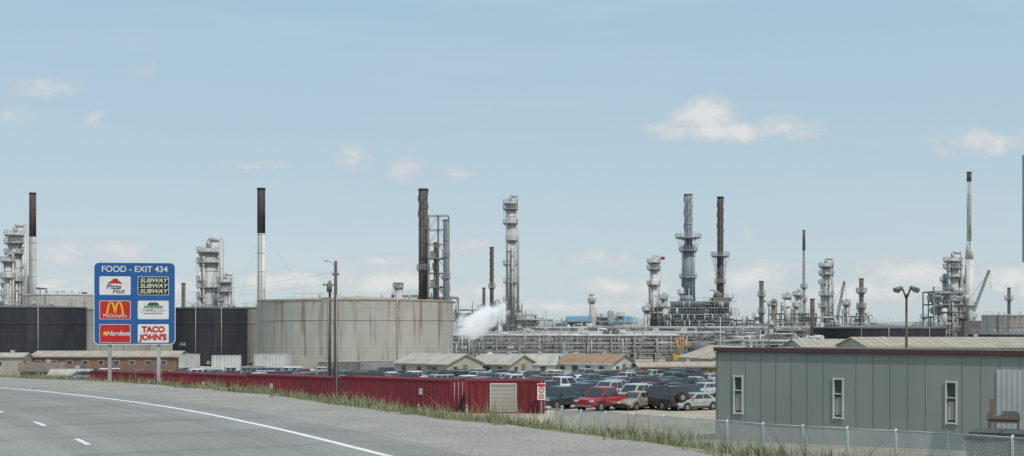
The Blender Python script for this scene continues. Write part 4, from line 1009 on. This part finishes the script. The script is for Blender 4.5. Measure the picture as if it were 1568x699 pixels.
cols=[(.75,.75,.74),(.75,.75,.74),(.68,.68,.66),(.5,.51,.52),(.42,.43,.44),(.3,.31,.32),(.10,.11,.12),(.04,.04,.045),(.05,.055,.06),(.22,.02,.02),(.04,.06,.12),(.06,.09,.15),(.04,.075,.06),(.05,.08,.08),(.32,.28,.21),(.18,.15,.11),(.12,.14,.13),(.04,.04,.045)]
names={'sedan':'parked_sedan','suv':'parked_suv','pickup':'parked_pickup_truck','hatch':'parked_hatchback'}
def place(kind,x,y,rz,col,sc=1):
    o=bpy.data.objects.new(names[kind],meshes[kind]); scene.collection.objects.link(o); 
    o.location=(x,y,gz(x,y)); o.rotation_euler=(0,0,rz); o.color=(*col,1); o.scale=(sc,sc,sc)
    return o
D=math.radians
place('pickup',xpx(860,102),102,D(228),(.035,.06,.05))
place('pickup',xpx(924,99.5),99.5,D(232),(.33,.015,.02),1.02)
place('sedan',xpx(973,101),101,D(235),(.34,.28,.2))
sv_=place('suv',xpx(1013,101),101,D(118),(.035,.035,.035),1.12)
mb=MB(); mb.cyl((-2.42,0,1.0),(-2.62,0,1.0),.38,.38,tyre,18); mb.cyl((-2.60,0,1.0),(-2.64,0,1.0),.2,.2,rim,12); q=mb.build('spare_wheel'); q.parent=sv_
place('sedan',xpx(1062,100),100,D(212),(.40,.40,.37),.95)
place('pickup',xpx(893,111),111,D(225),(.045,.075,.085))
place('suv',xpx(1040,109),109,D(228),(.06,.065,.07))
place('pickup',xpx(975,109),109,D(228),(.5,.51,.5))
def cont_y(x):
    if x>-4: return 96
    return 97.8+(-4-x)*.783
rows=[110,116,123,130,138,146,155,165,176,188]
for ri,dd in enumerate(rows):
    xx=xpx(140,dd); end=xpx(1100 if dd<150 else 1094,dd); yaw=D(R.choice([215,235,35,50,225])); 
    while xx<end:
        b_=784+xx/dd*F
        y=dd+xx*.06+R.uniform(-.5,.5)
        ok=y>cont_y(xx)+5.5 and R.random()<(.95 if dd<170 else .85)
        if dd<113 and b_>830: ok=False
        if ok:
            kind=R.choice(['pickup','pickup','suv','sedan','sedan','hatch','suv'])
            place(kind,xx,y,yaw+R.choice([0,0,0,math.pi])+R.uniform(-.08,.08),R.choice(cols),R.uniform(.96,1.06))
        xx+=R.uniform(2.8,3.4)
for b_ in range(150,240,11): place(R.choice(['suv','sedan','pickup']),xpx(b_,150),150+R.uniform(-1,1),D(R.choice([200,20])),R.choice(cols))
for b_ in range(285,500,13): place(R.choice(['suv','sedan','pickup','pickup']),xpx(b_,196),196+R.uniform(-1,1),D(R.choice([200,20])),R.choice(cols[:6]))
print('objects',len(scene.objects))
